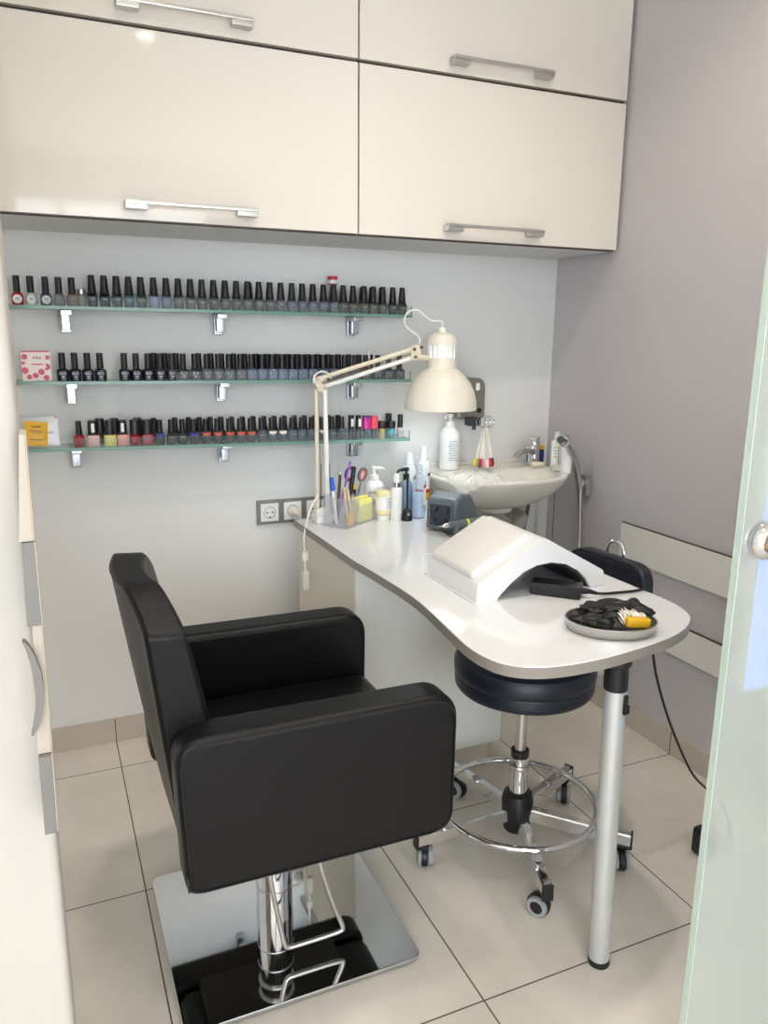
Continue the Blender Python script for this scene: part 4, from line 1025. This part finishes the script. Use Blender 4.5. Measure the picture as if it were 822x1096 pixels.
# power adapter and cord
u3 = Vector((.707, -.707, 0)); v3 = Vector((.707, .707, 0)); RA = Matrix(((u3.x, v3.x, 0), (u3.y, v3.y, 0), (0, 0, 1)))
A0 = Vector((1.018, 1.466, DZ))
r = thing('power_adapter', A0 + u3 * .058 + v3 * .022, 'black box power adapter in front of the hand rest arch', 'adapter')
MB().box(A0 + RA @ Vector((.058, .024, .0155)), (.116, .046, .030), .003, rot=RA).build('housing', M['black'], r)
q = MB(); q.cyl(A0 + RA @ Vector((.114, .026, .016)), A0 + RA @ Vector((.134, .030, .016)), .0085, .006); q.cyl(A0 + RA @ Vector((.132, .030, .016)), A0 + RA @ Vector((.150, .034, .012)), .006, .004); q.build('strain_relief', M['rubberglove'], r)
pl_ = atz(749, 922, 0.0) + Vector((.034, .02, 0))
cpts = [A0 + RA @ Vector((.146, .033, .012)), Vector((1.18, 1.392, DZ + .005)), Vector((1.25, 1.385, DZ + .004)), Vector((1.294, 1.383, DZ + .004)), Vector((1.302, 1.383, .735)), aty(699, 700, 1.385), aty(704, 730, 1.385), aty(714, 765, 1.385), aty(726, 797, 1.39), aty(741, 828, 1.40), aty(757, 845, 1.42), aty(770, 856, 1.45), atz(778, 872, .004), atz(782, 905, .006), Vector((pl_.x + .022, pl_.y, .02))]
MB().tube(cpts, .0033, 8).build('cord', M['black'], r)
pl = atz(749, 922, 0.0) + Vector((.034, .02, 0))
r = thing('floor_plug', tuple(pl), 'black plug block lying on the floor by the glass door', 'adapter')
MB().box((pl.x, pl.y, .0375), (.050, .050, .075), .008).build('housing', M['black'], r)

# ------------------------------------------------------------------ dish with gloves and brush
dc = Vector((1.050, 1.216, DZ)); da = math.radians(-29); RDi = Matrix.Rotation(da, 3, 'Z')
r = thing('instrument_tray', dc, 'oval steel tray holding black gloves near the desk front edge', 'tray')
def oval(q, prof, seg=56):
    rings = []
    for a_, b_, z in prof:
        rings.append([q.bm.verts.new(dc + RDi @ Vector((a_ * math.cos(2 * PI * k / seg), b_ * math.sin(2 * PI * k / seg), z))) for k in range(seg)])
    for i in range(len(rings) - 1):
        for k in range(seg): q.bm.faces.new((rings[i][k], rings[i][(k + 1) % seg], rings[i + 1][(k + 1) % seg], rings[i + 1][k]))
    q.bm.faces.new(rings[0][::-1]); q.bm.faces.new(rings[-1])
q = MB(); oval(q, [(.086, .066, 0), (.0895, .0695, .003), (.0925, .0725, .021), (.0945, .0745, .0222), (.0945, .0745, .0234), (.0915, .0715, .0234), (.088, .068, .005), (.084, .064, .0025)]); q.build('tray', M['steel'], r, smooth=50)
def glove(loc, ang, label, s=1., lift=.0, seed=1):
    r = thing('nitrile_glove', loc, label, 'glove'); R = Matrix.Rotation(ang, 3, 'Z'); o = Vector(loc)
    q = MB(); q.blob(o + R @ Vector((0, 0, .018 * s + lift)), (.043 * s, .026 * s, .016 * s), .26, 1.5, 4, rot=R, seed=seed, floor_z=o.z, st=(.7, 1.9, 1.5))
    q.blob(o + R @ Vector((-.034 * s, .004, .014 * s + lift)), (.030 * s, .024 * s, .012 * s), .28, 1.6, 4, rot=R, seed=seed + 4, floor_z=o.z, st=(.7, 1.9, 1.5))
    for k in range(4):
        yy = (-.018 + .012 * k) * s; L = (.030, .038, .036, .026)[k] * s
        q.tube([o + R @ Vector((.018 * s, yy * .8, .020 + lift)), o + R @ Vector((.032 * s, yy * 1.0, .030 + lift + .003 * (k % 2))), o + R @ Vector((.030 * s + L * .55, yy * 1.15, .028 + lift - .004 * k)), o + R @ Vector((.026 * s + L, yy * 1.3 + .003, .018 + lift))], [.008, .0085, .0075, .0065, .004], 10)
    q.tube([o + R @ Vector((.0, -.022 * s, .016 + lift)), o + R @ Vector((.014, -.033 * s, .018 + lift)), o + R @ Vector((.026, -.036 * s, .012 + lift))], [.008, .0078, .005], 10)
    q.build('glove_body', M['rubberglove'], r, smooth=80)
    return r
glove((1.026, 1.234, DZ + .0032), -.40, 'crumpled black glove on the left of the steel tray', .86, 0, 1)
glove((1.078, 1.232, DZ + .0036), -.55, 'crumpled black glove heaped highest on the right in the steel tray', 1.18, .010, 9)
bc_ = Vector((1.076, 1.172, DZ + .0036)); RB = Euler((0, .10, math.radians(-14))).to_matrix()
r = thing('nail_scrub_brush', bc_, 'yellow scrub brush with white bristles lying in the steel tray', 'brush')
q = MB(); q.prism(rounded([(-.026, -.010), (.026, -.010), (.028, .012), (-.026, .012)], .008), -.010, .010, .004, 3, mtx=Matrix.Translation(bc_ + Vector((.006, 0, .021))) @ RB.to_4x4()); q.build('handle', M['yellow'], r)
q = MB()
random.seed(5)
for i in range(130):
    a_, b2 = random.uniform(-.030, .022), random.uniform(-.006, .012)
    p = bc_ + Vector((.004, 0, .022)) + RB @ Vector((a_, .004 + b2 * .3, b2)); e = p + RB @ Vector((random.uniform(-.006, .002), .018 + random.uniform(-.003, .003), random.uniform(.004, .010)))
    q.cyl(p, e, .0011, .0007, 4)
bz = q.build('bristles', M['bristle'], r); bz['kind'] = 'stuff'

# ------------------------------------------------------------------ sink corner
SC = Vector((1.466, 2.352, 0))
r = thing('wash_basin', (1.447, 2.50, .735), 'white ceramic wash basin on the back wall in the grey corner', 'sink')
def basin_ring(sx, yf, yb, z, cx=0., seg=64, n=2.7):
    pts = []
    for k in range(seg):
        a = 2 * PI * k / seg; ca, sa = math.cos(a), math.sin(a)
        nn_ = n if sa < 0 else 6.
        rx = abs(ca) ** (2 / nn_) * (1 if ca > 0 else -1); ry = abs(sa) ** (2 / nn_) * (1 if sa > 0 else -1)
        pts.append(Vector((SC.x + cx + sx * rx, SC.y + (yb if ry > 0 else yf) * ry, z)))
    return pts
rings = [basin_ring(.06, .05, .10, .740), basin_ring(.085, .07, .14, .745), basin_ring(.150, .115, .188, .765), basin_ring(.205, .155, .190, .795), basin_ring(.234, .180, .191, .827), basin_ring(.246, .192, .191, .850),
         basin_ring(.249, .195, .191, .858), basin_ring(.246, .192, .190, .864), basin_ring(.239, .184, .186, .866), basin_ring(.213, .166, .078, .863), basin_ring(.203, .157, .066, .855), basin_ring(.175, .135, .050, .815), basin_ring(.140, .10, .030, .785), basin_ring(.05, .04, .01, .776)]
q = MB(); vv = [[q.bm.verts.new(p) for p in rg] for rg in rings]
for i in range(len(vv) - 1):
    for k in range(64): q.bm.faces.new((vv[i][k], vv[i][(k + 1) % 64], vv[i + 1][(k + 1) % 64], vv[i + 1][k]))
q.bm.faces.new(vv[0][::-1]); q.bm.faces.new(vv[-1])
q.build('basin', M['ceramic'], r, smooth=70)
q = MB(); q.box((1.466, 2.538, .872), (.46, .010, .016), .004); q.build('back_rim', M['ceramic'], r)
q = MB(); q.lathe([(.062, .742), (.060, .728), (.052, .722), (0, .722)][::-1], (SC.x, SC.y, 0), 36); q.build('drain_boss', M['ceramic'], r)
r = thing('drain_pipe', (SC.x + .03, 2.36, .45), 'grey curved drain trap under the wash basin', 'pipe')
q = MB(); q.tube([(SC.x, SC.y, .721), (SC.x, SC.y, .66), (SC.x + .01, SC.y, .60), (SC.x + .05, SC.y, .565), (SC.x + .095, SC.y + .01, .60), (SC.x + .11, SC.y + .02, .655), (SC.x + .15, SC.y + .06, .672), (SC.x + .18, YB - .004, .672)], .026, 14); q.build('trap', M['pipegrey'], r)
q = MB(); q.lathe([(.030, .64), (.033, .645), (.033, .685), (.030, .69)], (SC.x, SC.y, 0), 24); q.build('union_nut', M['pipegrey'], r)
r = thing('supply_hose', (1.70, 2.50, .55), 'dark braided water hose behind the drain trap', 'hose')
q = MB(); q.tube([(1.675, 2.47, .775), (1.69, 2.475, .75), (1.702, 2.49, .70), (1.700, 2.505, .62), (1.705, YB - .012, .57)], .007, 8); q.build('hose', M['spring'], r)
q = MB(); q.lathe([(.012, 0), (.014, .004), (.014, .022), (.010, .026)], (1.705, YB - .030, .57), 18, (0, 1, 0)); q.lathe([(0, 0), (.010, 0), (.011, .012), (0, .013)], (1.705, YB - .02, .59), 14, (.6, -.6, .3)); q.build('angle_valve', M['chrome'], r)
# tap
t0 = Vector((1.690, 2.455, .8652))
r = thing('basin_tap', t0, 'chrome single lever tap on the right rear of the wash basin', 'tap')
q = MB(); q.lathe([(.026, 0), (.026, .004), (.022, .007), (.021, .060), (.019, .066)], t0, 28); q.build('tap_body', M['chrome'], r)
q = MB(); q.tube([t0 + Vector((-.005, -.004, .048)), t0 + Vector((-.055, -.028, .060)), t0 + Vector((-.100, -.050, .054)), t0 + Vector((-.115, -.056, .040))], [.016, .0135, .0125, .0125], 12); q.build('spout', M['chrome'], r)
q = MB(); q.lathe([(.0185, .064), (.021, .068), (.021, .086), (.018, .090), (0, .091)], t0, 24); q.box(t0 + Vector((-.006, -.006, .098)), (.040, .034, .014), .004, rot=Euler((.18, -.18, .6)).to_matrix()); q.build('lever', M['chrome'], r)
# things on the rim
r = thing('sponge', (1.7285, 2.500, .8652), 'blue and yellow sponge standing behind the chrome tap', 'sponge')
MB().box((1.7285, 2.500, .8652 + .024), (.062, .030, .048), .004).build('pad', mat('blue_foam', srgb(20, 58, 128), .8), r)
MB().box((1.7285, 2.500, .8652 + .0565), (.062, .030, .016), .004).build('scourer', M['yellow'], r)
def rim_bottle(loc, rad, h, label, line=False):
    r = thing('lotion_bottle', loc, label, 'bottle')
    MB().lathe([(0, 0), (rad * .94, 0), (rad, .003), (rad, h * .72), (rad * .85, h * .77), (rad * .4, h * .79)], loc, 28).build('bottle_body', M['white'], r)
    MB().lathe([(rad * .5, h * .785), (rad * .58, h * .79), (rad * .58, h * .90), (rad * .5, h * .91), (rad * .45, h), (0, h)], loc, 20).build('cap', mat('pale_cap', srgb(222, 222, 222), .3), r)
    if line:
        MB().box((loc[0] - .004, loc[1] - rad - .0002, loc[2] + h * .42), (.003, .0014, h * .5)).build('print_line', mat('olive_print', srgb(150, 150, 80), .5), r)
        q = MB()
        for k in range(4): q.box((loc[0] - .014, loc[1] - rad * .80, loc[2] + h * (.36 + .08 * k)), (.010, .0014, .003), rot=Euler((0, 0, -.55)).to_matrix())
        q.build('print_line', M['inkpale'], r)
    return r
rim_bottle((1.7115, 2.345, .8615), .0195, .138, 'white bottle with grey cap and thin olive line, right of the tap', True)
rim_bottle((1.7005, 2.268, .8600), .0200, .118, 'white bottle with short cap at the front right corner of the basin')
r = thing('nail_brush', (1.652, 2.402, .8655), 'cream nail brush lying on the basin rim by the tap', 'brush')
q = MB(); q.lathe([(.004, 0), (.009, .003), (.0105, .012), (.009, .045), (.004, .052), (0, .052)], (1.642, 2.399, .8755), 16, (.92, -.25, 0)); q.build('handle', mat('cream_plastic', srgb(226, 214, 186), .4), r)
r = thing('clear_cup', (1.672, 2.300, .8620), 'small clear plastic cup lying on the basin rim before the white bottles', 'cup')
q = MB(); q.lathe([(.010, 0), (.0150, .032), (.0158, .032), (.0108, -.001), (0, -.001)], (1.660, 2.295, .8775), 20, (.9, -.3, .0), cap=False); q.build('cup_body', M['film'], r)
r = thing('pump_bottle', (1.338, 2.474, .8655), 'large white lotion pump bottle on the left of the wash basin', 'bottle')
x, y, z = r.location
MB().lathe([(0, 0), (.034, 0), (.0365, .004), (.0365, .122), (.034, .136), (.022, .150), (.014, .155)], r.location, 32).build('bottle_body', M['white'], r)
q = MB(); q.lathe([(.015, .152), (.0165, .154), (.0165, .172), (.006, .174), (.005, .190)], r.location, 20); q.build('pump_collar', M['white'], r)
q = MB(); q.lathe([(0, .186), (.011, .187), (.0115, .196), (.008, .199), (0, .199)], r.location, 20); q.tube([(x, y, z + .193), (x - .02, y - .012, z + .193), (x - .030, y - .018, z + .186)], .005, 8); q.build('pump_head', M['white'], r)
q = MB()
for k in range(9): q.box((x - .004, y - .0368, z + .036 + k * .0085), (.040 - .006 * (k % 3), .0012, .0022))
q.build('print_line', M['inkpale'], r)
# plastic bag over the rim
r = thing('plastic_bag', (1.33, 2.24, .868), 'crumpled translucent plastic bag lying over the left rim of the basin', 'bag')
q = MB(); t = bmesh.new(); NX, NY = 44, 30; g = {}
for i in range(NX + 1):
    for j in range(NY + 1):
        a, b_ = i / NX, j / NY
        x = 1.225 + .185 * a; y = 2.168 + .15 * b_
        edge = min(1, 6 * a * (1 - a)) * min(1, 6 * b_ * (1 - b_))
        h = .869 + .024 * edge * (1 - .3 * a) + .011 * noise.noise(Vector((x * 26, y * 26, 1))) + .006 * noise.noise(Vector((x * 70, y * 70, 3)))
        # keeps above the rim, droops outside it
        rr = (abs((x - SC.x) / .249) ** 2.7 + abs(min(0, y - SC.y) / .195) ** 2.7) ** (1 / 2.7)
        if rr > .99: h -= .16 * (rr - .99)
        w_ = .012 * noise.noise(Vector((x * 18, y * 18, 9)))
        g[i, j] = q.bm.verts.new((x + w_ + .02 * noise.noise(Vector((b_ * 5, 2, 0))) * (1 - a), y + w_ * .6 - .012 * noise.noise(Vector((a * 7, 5, 0))), max(h, .8645 if rr < .99 else .80)))
for i in range(NX):
    for j in range(NY): q.bm.faces.new((g[i, j], g[i + 1, j], g[i + 1, j + 1], g[i, j + 1]))
bag = q.build('bag_film', M['film'], r, smooth=80)
# dispenser and swatches on the wall
r = thing('soap_dispenser', (1.418, 2.50, 1.04), 'brushed metal soap dispenser on the wall behind the lamp shade', 'dispenser')
q = MB(); q.prism(rounded([(1.362, 1.045), (1.474, 1.045), (1.474, 1.190), (1.362, 1.190)], [.010, .010, .035, .035], 6), 0, .082, .008, 3, mtx=XZ(YB - .001)); q.build('housing', M['dispenser'], r)
q = MB(); q.box((1.412, 2.440, 1.038), (.050, .040, .030), .006); q.cyl((1.412, 2.430, 1.025), (1.412, 2.430, 1.010), .007); q.build('push_lever', M['drilldark'], r)
q = MB(); q.lathe([(0, 0), (.010, 0), (.009, .003), (0, .003)], (1.448, YB - .083, 1.075), 16, (0, -1, 0)); q.build('lock', M['black'], r)
q = MB(); q.box((1.435, 2.455, 1.160), (.016, .008, .026), .002); q.build('label', M['paper'], r)
rc = Vector((1.446, 2.415, 1.035))
r = thing('swatch_ring', rc, 'ring of nail colour swatch sticks hanging from the wall dispenser', 'nail swatches')
q = MB()
for k, (dx, rr) in enumerate(((-.014, .020), (.0, .022), (.014, .020))):
    q.tube([rc + Vector((dx + rr * math.cos(t * PI / 10), -.004 * k, .003 + rr * math.sin(t * PI / 10))) for t in range(20)], .0016, 6, 1, closed=True)
q.build('ring', M['chrome'], r)
SWC = [('yellow', (232, 206, 44)), ('grey', (132, 132, 140)), ('crimson', (166, 30, 50)), ('rose', (214, 150, 148)), ('blush', (232, 190, 186)), ('pale', (226, 214, 208)), ('wine', (120, 26, 44)), ('scarlet', (206, 48, 52)), ('night', (40, 32, 44))]
for k, (nm, rgb) in enumerate(SWC):
    a = (k - 4) * .058; d = Vector((math.sin(a), -.03 * (k % 2), -math.cos(a)))
    p0 = rc + Vector((0, .002 - .0030 * (k % 3) - .0012 * k, -.016)); p1 = p0 + d * .115; p2 = p0 + d * .147
    R = Vector((0, 0, -1)).rotation_difference(d).to_matrix()
    st = MB().box((p0 + p1) / 2, (.0105, .0016, .118), .0006, rot=R).build('swatch_stick', M['film'] if k % 2 else M['offwhite'], r)
    MB().lathe([(.0056, 0), (.0078, .008), (.0078, .024), (.004, .032), (0, .034)], p1 - d * .002, 12, d, sy=.4).build('nail_tip', polish('swatch_' + nm, rgb), st)

# hand shower on the grey wall
r = thing('hand_shower', (1.775, 2.25, .80), 'chrome hand shower with hose in a holder on the grey wall', 'shower')
hb_ = Vector((XR, 2.238, .812))
q = MB(); q.box((XR - .012, 2.285, .806), (.024, .060, .075), .004); q.cyl((XR - .046, 2.264, .822), (XR - .02, 2.275, .818), .016, .014); q.build('wall_bracket', M['steel'], r)
hd = aty(603, 472, 2.212)
q = MB(); q.tube([(XR - .046, 2.262, .800), tuple(aty(617, 500, 2.258)), tuple(aty(610, 482, 2.245)), tuple(hd + Vector((.006, -.005, -.002)))], [.0105, .0115, .0115, .0105, .012], 12); q.build('handle', M['steel'], r)
q = MB(); q.lathe([(.010, -.016), (.0225, -.012), (.0245, .004), (.022, .010), (0, .011)], hd, 24, (-.75, -.55, -.15)); q.build('shower_head', M['chrome'], r)
q = MB(); q.tube([(XR - .046, 2.262, .800), (XR - .045, 2.258, .74), (XR - .042, 2.252, .60), (XR - .045, 2.252, .44), (XR - .05, 2.28, .34), (XR - .06, 2.38, .33), (XR - .075, 2.47, .45)], .0075, 10); q.build('hose', M['steel'], r)

# wall boards on the grey wall
for z0, z1, lab in ((.592, .716, 'upper white board strip screwed to the grey wall'), (.340, .443, 'lower white board strip screwed to the grey wall, behind the desk end')):
    r = thing('wall_board', (XR - .006, 1.5, z0), lab, 'wall board')
    MB().box((XR - .0065, 1.455, (z0 + z1) / 2), (.012, 1.23, z1 - z0), .0012).build('board', M['boardwhite'], r)
    MB().box((XR - .007, 1.455, z1 + .0011), (.010, 1.23, .002)).build('top_edge', M['gap'], r)

# ------------------------------------------------------------------ glass door on the right
r = bpy.data.objects.new('door_1', None); COL.objects.link(r); r.location = (.976, .856, .012); ORIG[r.name] = (.976, .856, .012)
struct(r, 'milky green glass door with round chrome knob, standing open at right')
GX = .976
MB().box((GX + .40, .856, 1.12), (.796, .013, 2.2), .0008, 1).build('glass_leaf', M['doorglass'], r, smooth=0)
MB().box((GX + .0008, .856, 1.12), (.0016, .0132, 2.2)).build('polished_edge', M['doorrim'], r, smooth=0)
kc = Vector((1.030, .851, 1.028))
q = MB(); q.lathe([(.029, 0), (.031, .002), (.029, .010), (.021, .016), (.018, .014), (.0165, .004), (.0165, 0)], kc, 40, (0, -1, 0), cap=False); kn = q.build('knob', M['chrome'], r)
q = MB(); q.lathe([(0, 0), (.0165, 0), (.0165, .003), (0, .003)], kc, 32, (0, -1, 0)); q.build('knob_centre', mat('brass_core', srgb(190, 160, 130), .15, 1.), kn)
q = MB(); q.lathe([(.029, 0), (.031, .002), (.029, .010), (.021, .016), (0, .014)], kc + Vector((0, .0102, 0)), 40, (0, 1, 0)); q.build('knob', M['chrome'], r)
# blue light fixture on the grey wall behind the glass door
bl = aty(796, 739, 1.42)
r = thing('light_fixture', ((bl.x + XR) / 2, 1.435, bl.z - .01), 'glowing blue light strip seen through the glass door', 'light')
lw = XR - bl.x
q = MB(); q.box((bl.x + lw / 2, 1.4365, bl.z + .33), (lw - .001, .027, .69), .003); q.build('housing', M['white'], r)
q = MB(); q.box((bl.x + lw / 2, 1.4215, bl.z + .33), (lw - .006, .003, .66), .0008); q.build('light_tube', M['ledblue'], r)
q = MB()
for k in range(40): q.box((bl.x + .016, 1.4196, bl.z + .02 + k * .016), (.006, .001, .006))
q.build('diode_row', M['paper'], r)

# ------------------------------------------------------------------ panelled drawer unit edge-on at the left
r = thing('panel_strip', (-.03, .965, .735), 'narrow beige and grey panel strip with bow handle on the white jamb at left', 'panel')
def strip_block(name, xl0, xl1, xr0, xr1, z0, z1, mm, y_front=.945):
    d = MB().prism([(xl1, z0), (xr1, z0), (xr0, z1), (xl0, z1)], 0, .9995 - y_front, .0006, 1, mtx=XZ(.9995)).build(name, mm, r)
    MB().prism([(xr1 - .0005, z0 + .0005), (xr1 + .0012, z0 + .0005), (xr0 + .0012, z1 - .0005), (xr0 - .0005, z1 - .0005)], 0, .996 - y_front, 0, mtx=XZ(.998)).build('side_face', M['lightedge'], d, smooth=0)
    return d
strip_block('beige_board', -.0265, -.0365, -.0205, -.0215, 1.1065, 1.228, M['beigeboard'])
strip_block('grey_board', -.0335, -.0365, -.0210, -.0210, 1.0065, 1.106, M['stripgrey'], .941)
cb_ = strip_block('beige_board', -.0315, -.0390, -.0215, -.0235, .8395, 1.006, M['beigeboard'], .950)
strip_block('grey_board', -.0380, -.0390, -.0235, -.0250, .735, .839, M['stripgrey'], .941)
q = MB(); outs, ins = [], []
for k in range(17):
    v_ = k / 16; z = .872 + (.990 - .872) * v_; bul = math.sin(PI * v_) ** .75
    outs.append((-.0400 + .0150 * bul, z)); ins.append((-.0430 + .0085 * bul, z))
q.prism(outs + ins[::-1], 0, .013, 0, mtx=XZ(.949)); q.build('bow_handle', M['stripgrey'], cb_, smooth=30, wn=False)

# ------------------------------------------------------------------ ceiling lights
for i, (x, y, lab) in enumerate(((.60, .115, 'round warm ceiling downlight above the doorway'), (1.25, 1.35, 'round warm ceiling downlight above the manicure desk'), (.30, 1.30, 'round warm ceiling downlight above the black chair'), (-.9, -.6, 'round warm ceiling downlight in the hall'))):
    r = thing('ceiling_downlight', (x, y, ZC - .02), lab, 'ceiling light')
    MB().lathe([(.040, 0), (.055, 0), (.055, .008), (.052, .0185), (.040, .0185), (.040, 0)], r.location, 32, cap=False).build('trim_ring', M['steel'], r)
    MB().lathe([(0, .0008), (.0395, .0008), (.0395, .018), (0, .018)], r.location, 32).build('diffuser', M['downlight'], r)
    L = bpy.data.lights.new('downlight_lamp', 'SPOT'); L.energy = SPOT_W[i]; L.color = (1., .90, .78); L.spot_size = math.radians(125); L.spot_blend = .8; L.shadow_soft_size = .05
    o = bpy.data.objects.new('downlight_lamp', L); COL.objects.link(o); o.location = (x, y, ZC - .03)
# lamp bulb light
L = bpy.data.lights.new('bulb_light', 'POINT'); L.energy = BULB_W; L.color = (.74, .88, 1.); L.shadow_soft_size = .03
o = bpy.data.objects.new('bulb_light', L); COL.objects.link(o); o.location = (HC.x, HC.y, zb + .055)
# daylight: bright sky through the shop window
W_ = bpy.data.worlds.new('sky'); S.world = W_; W_.use_nodes = True
bg = W_.node_tree.nodes['Background']; bg.inputs[0].default_value = (.86, .93, 1., 1); bg.inputs[1].default_value = SKY
L = bpy.data.lights.new('window_portal', 'AREA'); L.shape = 'RECTANGLE'; L.size = WX1 - WX0; L.size_y = WZ1 - WZ0; L.cycles.is_portal = True
o = bpy.data.objects.new('window_portal', L); COL.objects.link(o); o.location = ((WX0 + WX1) / 2, WY + .06, (WZ0 + WZ1) / 2); o.rotation_euler = (-PI / 2, 0, 0)

# ------------------------------------------------------------------ render look
vs_ = S.view_settings
S.display_settings.display_device = 'sRGB'
vs_.view_transform = 'Standard'; vs_.look = 'None'; vs_.gamma = 1; vs_.exposure = EXPO; vs_.use_curve_mapping = False
S.cycles.max_bounces = 10; S.cycles.transparent_max_bounces = 16; S.cycles.diffuse_bounces = 6; S.cycles.glossy_bounces = 6
S.cycles.caustics_reflective = False; S.cycles.caustics_refractive = False
S.cycles.sample_clamp_indirect = 6; S.cycles.use_denoising = True
